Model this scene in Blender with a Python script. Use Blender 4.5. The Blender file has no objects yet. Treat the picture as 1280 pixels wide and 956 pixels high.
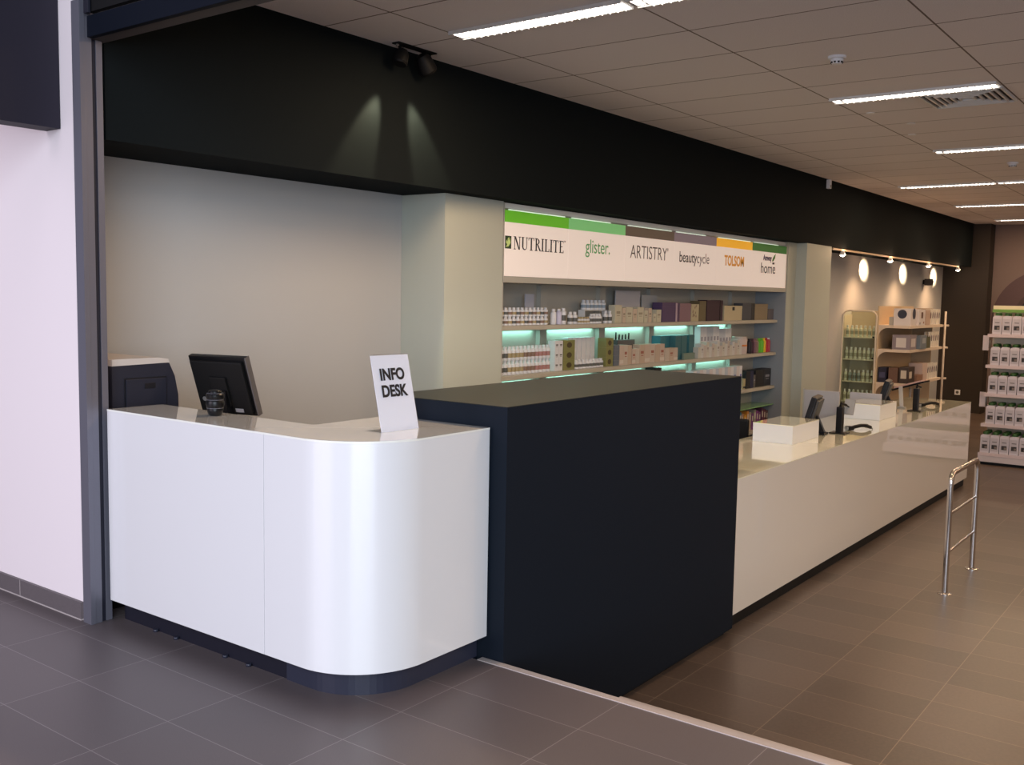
import bpy, bmesh, math, random
from mathutils import Vector, Matrix
random.seed(7)
S = bpy.context.scene
C = S.collection

# ------------------------------------------------------------------ camera
cam_d = bpy.data.cameras.new('camera')
cam = bpy.data.objects.new('camera', cam_d)
C.objects.link(cam)
cam_d.sensor_fit = 'HORIZONTAL'
cam_d.sensor_width = 36.0
cam_d.lens = 1232.415 / 1280 * 36.0
cam_d.clip_start = 0.05
cam_d.clip_end = 100
yaw, pitch, roll = -6.41941608e-01, -8.79798897e-02, -1.76444279e-02
cy, sy, cp, sp = math.cos(yaw), math.sin(yaw), math.cos(pitch), math.sin(pitch)
fwd = Vector((sy * cp, cy * cp, sp))
right = Vector((cy, -sy, 0))
down = fwd.cross(right)
r2 = right * math.cos(roll) + down * math.sin(roll)
d2 = -right * math.sin(roll) + down * math.cos(roll)
Rm = Matrix((r2, -d2, -fwd)).transposed().to_4x4()
cam.matrix_world = Matrix.Translation((0, 0, 1.6)) @ Rm
S.camera = cam

# ------------------------------------------------------------------ world, exposure
S.view_settings.view_transform = 'Standard'
S.view_settings.look = 'None'
S.view_settings.gamma = 1.0
S.view_settings.use_curve_mapping = False
S.view_settings.exposure = 0.0
W = bpy.data.worlds.new('World')
S.world = W
W.use_nodes = True
wb = W.node_tree.nodes['Background']
wb.inputs[0].default_value = (0.78, 0.80, 1.0, 1)
wb.inputs[1].default_value = 0.14

WARM = (1.0, 0.68, 0.40)


def area(name, loc, target, sx, sy_, power, color, parent=None):
    d = bpy.data.lights.new(name, 'AREA')
    d.shape = 'RECTANGLE'
    d.size = sx
    d.size_y = sy_
    d.energy = power
    d.color = color
    o = bpy.data.objects.new(name, d)
    C.objects.link(o)
    o.location = loc
    v = Vector(target) - Vector(loc)
    o.rotation_euler = v.to_track_quat('-Z', 'Y').to_euler()
    if parent:
        o.parent = parent
    return o


def spot(name, loc, target, power, color, angle, blend=0.3, radius=0.01, parent=None):
    d = bpy.data.lights.new(name, 'SPOT')
    d.energy = power
    d.color = color
    d.spot_size = math.radians(angle)
    d.spot_blend = blend
    d.shadow_soft_size = radius
    o = bpy.data.objects.new(name, d)
    C.objects.link(o)
    o.location = loc
    v = Vector(target) - Vector(loc)
    o.rotation_euler = v.to_track_quat('-Z', 'Y').to_euler()
    if parent:
        o.parent = parent
    return o


# daylight through the tall glass front of the mall, behind the photographer
area('daylight_window', (-5.0, -6.0, 3.5), (-4.4, 3, 1.2), 5.0, 6.4, 480, (0.97, 0.87, 1.0))
# glazed facade to the right of the photographer
area('daylight_facade', (4.2, -4.4, 3.3), (-2.8, 2.8, 0.4), 6.0, 6.4, 1040, (0.78, 0.88, 1.0))


# ------------------------------------------------------------------ materials
def mat(name, col, rough=0.5, metal=0.0, spec=0.5, coat=0.0, emit=None, estr=0.0, noise=0.0, nscale=40, bump=0.0, alpha=None, transmission=0.0, ior=1.45, crough=0.03, cior=1.5):
    m = bpy.data.materials.new(name)
    m.use_nodes = True
    nt = m.node_tree
    b = nt.nodes['Principled BSDF']
    b.inputs['Base Color'].default_value = (*col, 1)
    b.inputs['Roughness'].default_value = rough
    b.inputs['Metallic'].default_value = metal
    b.inputs['Specular IOR Level'].default_value = spec
    b.inputs['Coat Weight'].default_value = coat
    b.inputs['Coat Roughness'].default_value = crough
    b.inputs['Coat IOR'].default_value = cior
    b.inputs['IOR'].default_value = ior
    if transmission:
        b.inputs['Transmission Weight'].default_value = transmission
    if emit:
        b.inputs['Emission Color'].default_value = (*emit, 1)
        b.inputs['Emission Strength'].default_value = estr
    if noise or bump:
        tc = nt.nodes.new('ShaderNodeTexCoord')
        n = nt.nodes.new('ShaderNodeTexNoise')
        n.inputs['Scale'].default_value = nscale
        n.inputs['Detail'].default_value = 4
        nt.links.new(tc.outputs['Object'], n.inputs['Vector'])
        if noise:
            mx = nt.nodes.new('ShaderNodeMix')
            mx.data_type = 'RGBA'
            mx.inputs['A'].default_value = (*[c * (1 - noise) for c in col], 1)
            mx.inputs['B'].default_value = (*[min(1, c * (1 + noise)) for c in col], 1)
            nt.links.new(n.outputs['Fac'], mx.inputs['Factor'])
            nt.links.new(mx.outputs['Result'], b.inputs['Base Color'])
        if bump:
            bp = nt.nodes.new('ShaderNodeBump')
            bp.inputs['Strength'].default_value = bump
            bp.inputs['Distance'].default_value = 0.002
            nt.links.new(n.outputs['Fac'], bp.inputs['Height'])
            nt.links.new(bp.outputs['Normal'], b.inputs['Normal'])
    return m


def tile_mat(name, col, grout, px, py, ox, oy, gw, rough=0.45, var=0.12, nsc=60, axis='XY'):
    """rectangular tiles with grout lines, in world metres"""
    m = bpy.data.materials.new(name)
    m.use_nodes = True
    nt = m.node_tree
    N = nt.nodes.new
    L = nt.links.new
    b = nt.nodes['Principled BSDF']
    b.inputs['Roughness'].default_value = rough
    geo = N('ShaderNodeNewGeometry')
    sep = N('ShaderNodeSeparateXYZ')
    L(geo.outputs['Position'], sep.inputs[0])

    def math_(op, a, bb=None, c=None):
        n = N('ShaderNodeMath')
        n.operation = op
        for i, v in enumerate((a, bb, c)):
            if v is None:
                continue
            if isinstance(v, (int, float)):
                n.inputs[i].default_value = v
            else:
                L(v, n.inputs[i])
        return n.outputs[0]
    masks, cells = [], []
    for s, p, o in ((sep.outputs[0], px, ox), (sep.outputs[1], py, oy)):
        t = math_('DIVIDE', math_('SUBTRACT', s, o), p)
        cells.append(math_('FLOOR', t))
        fr = math_('FRACT', t)
        e = math_('MINIMUM', fr, math_('SUBTRACT', 1.0, fr))
        masks.append(math_('LESS_THAN', math_('MULTIPLY', e, p), (gw if s is sep.outputs[0] else gw * 0.7) / 2))
    g = math_('MAXIMUM', *masks)
    comb = N('ShaderNodeCombineXYZ')
    L(cells[0], comb.inputs[0])
    L(cells[1], comb.inputs[1])
    wn = N('ShaderNodeTexWhiteNoise')
    L(comb.outputs[0], wn.inputs['Vector'])
    nz = N('ShaderNodeTexNoise')
    nz.inputs['Scale'].default_value = nsc
    nz.inputs['Detail'].default_value = 5
    L(geo.outputs['Position'], nz.inputs['Vector'])
    f = math_('ADD', math_('MULTIPLY', math_('SUBTRACT', wn.outputs['Value'], 0.5), var * 2),
              math_('MULTIPLY', math_('SUBTRACT', nz.outputs['Fac'], 0.5), 0.55))
    f = math_('ADD', f, 1.0)
    vm = N('ShaderNodeVectorMath')
    vm.operation = 'SCALE'
    vm.inputs[0].default_value = col
    L(f, vm.inputs['Scale'])
    mx = N('ShaderNodeMix')
    mx.data_type = 'RGBA'
    L(g, mx.inputs['Factor'])
    L(vm.outputs[0], mx.inputs['A'])
    mx.inputs['B'].default_value = (*grout, 1)
    L(mx.outputs['Result'], b.inputs['Base Color'])
    return m


M = {}
M['floor_front'] = tile_mat('floor_tiles_front', (0.115, 0.094, 0.096), (0.24, 0.21, 0.21), 0.6125, 0.3035, -2.515, 0.261, 0.0052, rough=0.42, var=0.07, nsc=260)
M['floor_in'] = tile_mat('floor_tiles_inside', (0.092, 0.064, 0.049), (0.20, 0.15, 0.11), 0.587, 0.303, -2.410, 0.0, 0.0065, rough=0.36, var=0.2, nsc=60)
M['ceiling'] = tile_mat('ceiling_tiles', (0.76, 0.71, 0.71), (0.16, 0.12, 0.10), 1.18, 0.605, -2.677, 0.364, 0.016, rough=0.9, var=0.02, nsc=200)
M['wall_white'] = mat('wall_white_paint', (0.80, 0.72, 0.735), 0.7, bump=0.1, nscale=200)
M['wall_in'] = mat('wall_inner_paint', (0.415, 0.41, 0.405), 0.8)
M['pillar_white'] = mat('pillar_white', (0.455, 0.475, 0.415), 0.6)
M['soffit'] = mat('soffit_anthracite', (0.0086, 0.0110, 0.0120), 0.75, spec=0.04)
M['dark_wall'] = mat('dark_brown_wall', (0.026, 0.018, 0.013), 0.7)
M['anthracite'] = mat('anthracite_laminate', (0.0088, 0.0125, 0.0195), 0.6, spec=0.10)
M['anthracite_lit_top'] = mat('anthracite_lit_top', (0.015, 0.018, 0.013), 0.4, spec=0.35)  # same laminate as the block body, light on its top painted in as tone
M['plinth'] = mat('plinth_navy', (0.025, 0.027, 0.045), 0.35)
M['gloss_white'] = mat('gloss_white_panel', (0.80, 0.79, 0.80), 0.25, coat=1.0, crough=0.10, cior=1.8)
M['gloss_counter'] = mat('gloss_counter_panel', (0.80, 0.74, 0.66), 0.45, spec=0.2, coat=1.0, crough=0.008, cior=2.3)
M['glass_top'] = mat('back_painted_glass', (0.88, 0.87, 0.81), 0.05, spec=0.5, coat=1.0)
M['counter_top'] = mat('counter_glass_top', (0.92, 0.88, 0.68), 0.06, spec=0.5, coat=1.0)
M['white'] = mat('white_board', (0.72, 0.71, 0.70), 0.45)
M['white2'] = mat('shelf_white', (0.42, 0.40, 0.35), 0.5)
M['seam'] = mat('seam_grey', (0.25, 0.25, 0.27), 0.6)
M['rail'] = mat('rail_aluminium', (0.17, 0.165, 0.20), 0.42, metal=0.4)
M['rail_dark'] = mat('rail_slot_black', (0.01, 0.01, 0.02), 0.6)
M['navy_steel'] = mat('painted_steel_navy', (0.004, 0.006, 0.012), 0.6, spec=0.12)
M['side_panel'] = mat('projecting_panel_dark', (0.020, 0.017, 0.028), 0.6, spec=0.3)
M['far_wall'] = mat('far_wall_paint', (0.20, 0.145, 0.13), 0.8)
M['lintel'] = mat('lintel_brown', (0.07, 0.06, 0.058), 0.7)
M['skirt'] = mat('skirting_tile', (0.125, 0.105, 0.11), 0.45, noise=0.15, nscale=80)
M['grout'] = mat('grout_light', (0.42, 0.37, 0.36), 0.7)
M['nosing'] = mat('step_nosing', (0.50, 0.44, 0.42), 0.4, metal=0.2)
M['steel'] = mat('brushed_steel', (0.62, 0.58, 0.55), 0.18, metal=1.0)
M['black'] = mat('black_plastic', (0.004, 0.004, 0.005), 0.35, spec=0.35)
M['black_soft'] = mat('black_matte', (0.005, 0.005, 0.0055), 0.6, spec=0.3)
M['screen'] = mat('screen_glass', (0.01, 0.01, 0.012), 0.08)
M['grey_plastic'] = mat('grey_plastic', (0.30, 0.29, 0.28), 0.45)
M['printer'] = mat('printer_slate', (0.020, 0.021, 0.034), 0.5, spec=0.3)
M['printer_dark'] = mat('printer_black', (0.010, 0.010, 0.014), 0.4)
M['printer_lid'] = mat('printer_lid', (0.55, 0.50, 0.47), 0.5)
M['paper'] = mat('sign_paper', (0.78, 0.78, 0.88), 0.5)
M['ink'] = mat('ink_black', (0.008, 0.008, 0.012), 0.5)
M['lamp_white'] = mat('lamp_white_metal', (0.7, 0.68, 0.66), 0.4)
M['glow'] = mat('tube_glow', (1, 1, 1), 0.5, emit=(1, 0.93, 0.84), estr=9.0)
M['teal_glow'] = mat('led_teal', (0.8, 1, 1), 0.5, emit=(0.40, 1.0, 0.86), estr=0.8)
M['top_glow'] = mat('tube_leak', (0.8, 0.9, 0.8), 0.5, emit=(0.8, 1.0, 0.8), estr=0.55)
M['bulb'] = mat('halogen_glow', (1, 1, 1), 0.5, emit=(1, 0.93, 0.8), estr=22.0)
M['sensor'] = mat('sensor_white', (0.75, 0.75, 0.78), 0.4)
M['led_blue'] = mat('silver_button', (0.5, 0.5, 0.5), 0.3, metal=0.7)
M['sign_face'] = mat('sign_backlit_white', (0.75, 0.68, 0.64), 0.4, emit=(1.0, 0.83, 0.74), estr=0.30)
M['sticker'] = mat('sticker_grey', (0.25, 0.25, 0.27), 0.5)
M['green_glass'] = mat('glass_edge_green', (0.22, 0.42, 0.18), 0.15)


def glass(name, tint=(0.8, 0.9, 0.85), rough=0.02):
    m = bpy.data.materials.new(name)
    m.use_nodes = True
    nt = m.node_tree
    nt.nodes.remove(nt.nodes['Principled BSDF'])
    out = nt.nodes['Material Output']
    t = nt.nodes.new('ShaderNodeBsdfTransparent')
    t.inputs[0].default_value = (*tint, 1)
    g = nt.nodes.new('ShaderNodeBsdfGlossy')
    g.inputs['Roughness'].default_value = rough
    mx = nt.nodes.new('ShaderNodeMixShader')
    lw = nt.nodes.new('ShaderNodeLayerWeight')
    lw.inputs[0].default_value = 0.5
    pw = nt.nodes.new('ShaderNodeMath')
    pw.operation = 'POWER'
    pw.inputs[1].default_value = 4.0
    nt.links.new(lw.outputs['Facing'], pw.inputs[0])
    fr = nt.nodes.new('ShaderNodeMath')
    fr.operation = 'MULTIPLY_ADD'
    fr.inputs[1].default_value = 0.7
    fr.inputs[2].default_value = 0.045
    nt.links.new(pw.outputs[0], fr.inputs[0])
    nt.links.new(fr.outputs[0], mx.inputs[0])
    nt.links.new(t.outputs[0], mx.inputs[1])
    nt.links.new(g.outputs[0], mx.inputs[2])
    nt.links.new(mx.outputs[0], out.inputs[0])
    return m


M['glass'] = glass('clear_glass', (0.985, 0.99, 0.99), 0.28)
M['glass_green'] = glass('green_tinted_glass', (0.92, 0.97, 0.92))
_cc = {}


def cm(r, g, b, rough=0.5):
    k = (r, g, b, rough)
    if k not in _cc:
        _cc[k] = mat('colour_%d_%d_%d' % (r * 255, g * 255, b * 255), (r, g, b), rough)
    return _cc[k]


# ------------------------------------------------------------------ mesh builder
class MB:
    def __init__(s):
        s.bm = bmesh.new()
        s.mats = []

    def mi(s, m):
        if m not in s.mats:
            s.mats.append(m)
        return s.mats.index(m)

    def _tag(s, geom_faces, m, smooth=False):
        i = s.mi(m)
        for f in geom_faces:
            f.material_index = i
            f.smooth = smooth

    def box(s, x0, x1, y0, y1, z0, z1, m, bev=0.0):
        x0, x1 = min(x0, x1), max(x0, x1)
        y0, y1 = min(y0, y1), max(y0, y1)
        z0, z1 = min(z0, z1), max(z0, z1)
        r = bmesh.ops.create_cube(s.bm, size=1)
        vs = r['verts']
        for v in vs:
            v.co = Vector((x0 + (v.co.x + .5) * (x1 - x0), y0 + (v.co.y + .5) * (y1 - y0), z0 + (v.co.z + .5) * (z1 - z0)))
        fs = set(f for v in vs for f in v.link_faces)
        if bev > 0:
            es = list(set(e for v in vs for e in v.link_edges))
            b = bmesh.ops.bevel(s.bm, geom=es, offset=bev, segments=2, profile=0.7, affect='EDGES')
            fs = set(b['faces']) | set(f for f in fs if f.is_valid)
            allv = set(v for f in fs for v in f.verts)
            fs = set(f for v in allv for f in v.link_faces)
        s._tag(fs, m)
        return s

    def prism(s, pts, z0, z1, m, axis='Z', smooth=False):
        """pts: outline; extruded along axis. axis Z: (x,y); X: (y,z); Y: (x,z)"""
        def P(a, b, h):
            return {'Z': (a, b, h), 'X': (h, a, b), 'Y': (a, h, b)}[axis]
        v0 = [s.bm.verts.new(P(a, b, z0)) for a, b in pts]
        v1 = [s.bm.verts.new(P(a, b, z1)) for a, b in pts]
        fs = [s.bm.faces.new(v0), s.bm.faces.new(v1)]
        n = len(pts)
        sd = []
        for i in range(n):
            j = (i + 1) % n
            sd.append(s.bm.faces.new((v0[i], v0[j], v1[j], v1[i])))
        s._tag(fs, m)
        s._tag(sd, m, smooth)
        bmesh.ops.recalc_face_normals(s.bm, faces=fs + sd)
        return s

    def lathe(s, prof, m, seg=24, cx=0, cy=0, mats=None):
        """prof: list of (r,z); mats optional per-segment materials"""
        rings = []
        for r, z in prof:
            if r < 1e-6:
                rings.append([s.bm.verts.new((cx, cy, z))])
            else:
                rings.append([s.bm.verts.new((cx + r * math.cos(2 * math.pi * k / seg), cy + r * math.sin(2 * math.pi * k / seg), z)) for k in range(seg)])
        allf = []
        for i in range(len(rings) - 1):
            a, b = rings[i], rings[i + 1]
            fs = []
            for k in range(seg):
                l = (k + 1) % seg
                if len(a) == 1 and len(b) == 1:
                    continue
                if len(a) == 1:
                    fs.append(s.bm.faces.new((a[0], b[l], b[k])))
                elif len(b) == 1:
                    fs.append(s.bm.faces.new((a[k], a[l], b[0])))
                else:
                    fs.append(s.bm.faces.new((a[k], a[l], b[l], b[k])))
            s._tag(fs, mats[i] if mats else m, True)
            allf += fs
        bmesh.ops.recalc_face_normals(s.bm, faces=allf)
        return s

    def tube(s, pts, r, m, seg=14, cap=True):
        pts = [Vector(p) for p in pts]
        rings = []
        prev = None
        for i, p in enumerate(pts):
            if i == 0:
                t = pts[1] - p
            elif i == len(pts) - 1:
                t = p - pts[i - 1]
            else:
                t = (pts[i + 1] - p).normalized() + (p - pts[i - 1]).normalized()
            t.normalize()
            if prev is None:
                u = t.orthogonal().normalized()
            else:
                u = (prev - t * prev.dot(t)).normalized()
            prev = u
            w = t.cross(u)
            rings.append([s.bm.verts.new(p + (u * math.cos(2 * math.pi * k / seg) + w * math.sin(2 * math.pi * k / seg)) * r) for k in range(seg)])
        fs = []
        for a, b in zip(rings, rings[1:]):
            for k in range(seg):
                l = (k + 1) % seg
                fs.append(s.bm.faces.new((a[k], a[l], b[l], b[k])))
        s._tag(fs, m, True)
        if cap:
            c = [s.bm.faces.new(rings[0]), s.bm.faces.new(rings[-1])]
            s._tag(c, m)
            fs += c
        bmesh.ops.recalc_face_normals(s.bm, faces=fs)
        return s

    def poly(s, pts, m):
        f = s.bm.faces.new([s.bm.verts.new(p) for p in pts])
        s._tag([f], m)
        return s

    def xf(s, mtx):
        bmesh.ops.transform(s.bm, matrix=mtx, verts=s.bm.verts)
        return s

    def mesh(s, name):
        me = bpy.data.meshes.new(name)
        for e in s.bm.edges:
            if len(e.link_faces) == 2 and e.calc_face_angle(0) > 0.6:
                e.smooth = False
        s.bm.to_mesh(me)
        s.bm.free()
        for m in s.mats:
            me.materials.append(m)
        return me

    def build(s, name, parent=None, loc=None, label=None):
        o = bpy.data.objects.new(name, s.mesh(name))
        C.objects.link(o)
        if parent:
            o.parent = parent
        if loc:
            o.location = loc
        if label:
            o['label'] = label
        return o


def thing(name, label, cat, loc=(0, 0, 0), rz=0, group=None):
    o = bpy.data.objects.new(name, None)
    o.empty_display_size = 0.1
    C.objects.link(o)
    o.location = loc
    o.rotation_euler = (0, 0, rz)
    return tag(o, label, cat, group)


def tag(o, label, cat, group=None):
    o['label'] = label
    o['category'] = cat
    if group:
        o['group'] = group
    return o


def struct(o):
    o['kind'] = 'structure'
    return o


def dup(root, loc, rz=None, scale=None):
    r = root.copy()
    C.objects.link(r)
    r.location = loc
    if rz is not None:
        r.rotation_euler = (0, 0, rz)
    if scale:
        r.scale = scale
    for ch in list(root.children):
        c = ch.copy()
        C.objects.link(c)
        c.parent = r
        for g in list(ch.children):
            d = g.copy()
            C.objects.link(d)
            d.parent = c
    return r


def text_obj(txt, name, m, parent, width, height, mtx, extrude=0.001, bold=0.0, shear=0.0):
    """text mesh scaled to a width x height box, lower-left corner at the origin of mtx (local xy plane)"""
    cu = bpy.data.curves.new(name, 'FONT')
    cu.body = txt
    cu.size = 1
    cu.extrude = 0.01
    cu.offset = bold
    cu.shear = shear
    cu.space_line = 0.95
    tmp = bpy.data.objects.new(name, cu)
    C.objects.link(tmp)
    bpy.context.view_layer.update()
    dg = bpy.context.evaluated_depsgraph_get()
    me = bpy.data.meshes.new_from_object(tmp.evaluated_get(dg))
    bpy.data.objects.remove(tmp)
    xs = [v.co.x for v in me.vertices]
    ys = [v.co.y for v in me.vertices]
    x0, x1, y0, y1 = min(xs), max(xs), min(ys), max(ys)
    for v in me.vertices:
        v.co = mtx @ Vector(((v.co.x - x0) / (x1 - x0) * width, (v.co.y - y0) / (y1 - y0) * height, (v.co.z / 0.01) * extrude))
    me.materials.clear()
    me.materials.append(m)
    o = bpy.data.objects.new(name, me)
    C.objects.link(o)
    o.parent = parent
    return o


FZ = -0.52      # level of the shop floor, three steps below the entrance floor
CZ = 3.12       # ceiling

# ================================================================== SETTING
b = MB(); b.box(-9, 7, -7, 3.30, -0.15, 0.0, M['floor_front']); struct(b.build('floor'))
b = MB(); b.box(-5.2, 7, 3.30, 21.2, FZ - 0.1, FZ, M['floor_in']); struct(b.build('floor'))
# riser wall below the entrance floor and two lower steps
b = MB()
b.box(-5.0, 7, 3.302, 3.318, FZ, -0.012, M['skirt'])
struct(b.build('trim_1'))
b = MB(); b.box(-2.63, 7, 3.298, 3.335, -0.012, 0.003, M['nosing'], 0.002); struct(b.build('trim_2'))
b = MB()
b.box(-2.09, 7, 3.336, 3.62, FZ, -0.150, M['floor_in'])
b.box(-2.09, 7, 3.58, 3.625, -0.1495, -0.127, M['nosing'], 0.002)
b.box(-2.09, 7, 3.626, 3.93, FZ, -0.345, M['floor_in'])
b.box(-2.09, 7, 3.90, 3.935, -0.3445, -0.335, M['nosing'], 0.002)
struct(b.build('trim_3'))
# ceiling and walls of the shop
b = MB(); b.box(-4.37, 7, 2.619, 21.2, CZ, CZ + 0.08, M['ceiling']); struct(b.build('ceiling'))
b = MB()
b.box(-5.1, -4.91, 2.56, 20.6, FZ, CZ + 0.08, M['wall_in'])
struct(b.build('wall_left'))
b = MB()   # white wall to the left of the opening
b.box(-9, -4.40, 2.50, 2.62, 0, 4.2, M['wall_white'])
struct(b.build('wall_front'))
b = MB()
b.box(-9, -4.43, 2.484, 2.4995, 0.006, 0.088, M['skirt'])
b.box(-9, -4.43, 2.482, 2.4996, 0.0, 0.006, M['grout'])
b.box(-5.02, -5.016, 2.4836, 2.4843, 0.006, 0.088, M['grout'])
b.box(-5.63, -5.626, 2.4836, 2.4843, 0.006, 0.088, M['grout'])
struct(b.build('baseboard_left'))
b = MB()
b.box(-4.91, -4.46, 2.62, 2.636, 0.0, 0.085, M['skirt'])
struct(b.build('baseboard_inner'))
b = MB(); b.box(-4.40, 7, 2.532, 2.618, 2.737, 4.2, M['lintel']); struct(b.build('wall_lintel'))
b = MB(); b.box(6.9, 7.05, 2.6, 21.2, FZ, CZ, M['white']); struct(b.build('wall_right'))
b = MB(); b.box(-4.10, 7, 21.0, 21.15, FZ, CZ, M['far_wall']); struct(b.build('wall_back'))
b = MB(); b.box(-5.1, -4.09, 20.6, 21.15, FZ, CZ + 0.05, M['dark_wall']); struct(b.build('wall_far'))
# soffit
b = MB(); b.box(-4.91, -4.37, 2.622, 20.45, 2.297, CZ + 0.06, M['soffit']); struct(b.build('trim_4'))
# white wall panels around the product niche
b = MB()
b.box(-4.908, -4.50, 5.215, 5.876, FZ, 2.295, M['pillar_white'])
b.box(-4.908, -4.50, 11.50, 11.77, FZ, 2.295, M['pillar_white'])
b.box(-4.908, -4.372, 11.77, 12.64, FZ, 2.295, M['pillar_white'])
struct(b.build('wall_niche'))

# ================================================================== SHUTTER RAIL AND HEADER
t = thing('shutter_guide_rail', 'tall grey aluminium guide rail of the roller shutter at the edge of the white wall', 'rail', (-4.36, 2.5, 0))
b = MB()
b.box(-0.038, 0.030, -0.022, 0.004, 0, 2.9, M['rail'], 0.002)
b.box(-0.038, 0.026, 0.004, 0.038, 0, 2.9, M['rail'], 0.001)
b.box(0.029, 0.0315, -0.023, -0.015, 0, 2.9, M['rail'])
b.build('front_flange', t)
b = MB(); b.box(-0.038, 0.018, 0.038, 0.060, 0, 2.735, M['rail_dark']); b.build('slot', t, label='dark slot between the two flanges')
b = MB(); b.box(-0.038, 0.022, 0.060, 0.092, 0, 2.735, M['rail'], 0.001); b.build('rear_flange', t)

t = thing('roller_shutter', 'dark blue steel bottom bar and box of a raised roller shutter', 'shutter', (-1, 2.5, 2.7))
b = MB(); b.box(-3.305, 8, 0.0, 0.03, 0.030, 0.124, M['navy_steel'], 0.003); b.build('bottom_bar', t)
b = MB()
b.box(-3.30, 8, 0.004, 0.030, 0.140, 0.30, M['black_soft'])
b.build('shutter_box', t)
b = MB()
b.tube([(-2.66, -0.03, 0.150), (-2.66, 0.0, 0.150)], 0.042, M['black_soft'], 24)
b.tube([(-2.66 + 0.045 * math.cos(a), -0.03, 0.150 + 0.045 * math.sin(a)) for a in [i * math.pi / 12 for i in range(25)]], 0.0025, M['rail'], 6)
b.build('end_cap', t)
b = MB(); b.box(-3.305, -3.27, -0.015, 0.0, 0.132, 0.22, M['rail_dark'], 0.004); b.build('bracket', t)

t = thing('projecting_sign_panel', 'dark anthracite panel projecting from the white wall at the top left', 'panel', (-4.61, 2.5, 2.343))
b = MB(); b.box(-0.065, 0.065, -1.9, -0.002, 0, 0.9, M['side_panel'], 0.002); b.build('panel_body', t)

# ================================================================== INFO DESK
DX0, DX1, DY0, DY1 = -4.315, -2.605, 2.570, 3.330
RAD = 0.34


def desk_outline(off=0.0, off_in=0.0, left=0.0):
    x1, y0 = DX1 - off, DY0 + off
    r = RAD - off
    cx, cy_ = DX1 - RAD, DY0 + RAD
    pts = [(DX0 + left, y0)]
    for i in range(17):
        a = -math.pi / 2 + (math.pi / 2) * i / 16
        pts.append((cx + r * math.cos(a), cy_ + r * math.sin(a)))
    pts += [(x1, DY1), (-3.205 + off_in, DY1), (-3.205 + off_in, 2.865 - off_in), (DX0 + left, 2.865 - off_in)]
    return pts


t = thing('info_desk', 'glossy white reception desk with a rounded corner and navy plinth', 'desk', (0, 0, 0))


def curved_panel(x_from, corner, name):
    """thin front skin of the desk from x_from to x_to or round the corner"""
    th = 0.018
    outer, inner = [], []
    if not corner:
        outer = [(DX0, DY0), (-3.1745, DY0)]
        inner = [(DX0, DY0 + th), (-3.1745, DY0 + th)]
    else:
        cx, cy_ = DX1 - RAD, DY0 + RAD
        outer = [(-3.1715, DY0)]
        inner = [(-3.1715, DY0 + th)]
        for i in range(25):
            a = -math.pi / 2 + (math.pi / 2) * i / 24
            outer.append((cx + RAD * math.cos(a), cy_ + RAD * math.sin(a)))
            inner.append((cx + (RAD - th) * math.cos(a), cy_ + (RAD - th) * math.sin(a)))
        outer.append((DX1, DY1))
        inner.append((DX1 - th, DY1))
    b = MB()
    b.prism(outer + inner[::-1], 0.105, 1.022, M['gloss_white'], smooth=corner)
    return b.build(name, t)


curved_panel(DX0, False, 'front_panel')
o = curved_panel(-3.17, True, 'front_panel')
for p in o.data.polygons:
    if abs(p.normal.z) > 0.5:
        p.use_smooth = False
b = MB(); b.box(-3.1745, -3.1715, DY0 + 0.003, DY0 + 0.018, 0.105, 1.02, M['seam']); b.build('panel_seam', t)
b = MB(); b.prism(desk_outline(-0.001), 1.022, 1.030, M['glass_top'], smooth=False); b.build('desk_top', t, label='thin grey glass top')
b = MB()
b.prism(desk_outline(0.02, 0.0, 0.004), 0.95, 1.0218, M['white'])
b.build('top_rail', t)
b = MB(); b.prism([(-3.10, DY0 + 0.055)] + desk_outline(0.055, 0.03, 0.0)[1:-2] + [(-3.175, 2.835), (-3.175, 2.80), (-3.10, 2.80)], 0.0, 0.105, M['plinth'], smooth=False); b.build('plinth', t, label='navy curved plinth')
b = MB(); b.box(DX0 + 0.02, -3.101, DY0 + 0.062, 2.84, 0.0, 0.1048, cm(0.010, 0.010, 0.018, 0.4)); b.build('plinth', t, label='near-black straight plinth')
b = MB()
b.box(DX0, DX0 + 0.018, DY0 + 0.019, 2.865, 0.105, 0.95, M['white'])
b.box(-3.223, -3.205, 2.865, DY1, 0.105, 0.95, M['white'])
b.box(DX0, -3.205, 2.847, 2.865, 0.105, 0.95, M['white'])
b.build('back_panel', t)
for x in (-4.02, -3.86, -3.50, -3.34):
    b = MB(); b.tube([(x, DY0 + 0.050, 0.0), (x, DY0 + 0.050, 0.012)], 0.012, M['plinth'], 10); b.build('levelling_foot', t)
b = MB()
b.box(-4.43, -3.235, 2.875, 3.325, 0.72, 0.75, M['white'])
b.box(-3.28, -3.255, 2.90, 3.28, 0, 0.72, M['white'])
b.box(-4.30, -4.28, 2.90, 3.28, 0, 0.72, M['white'])
b.build('staff_worktop', t)

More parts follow.
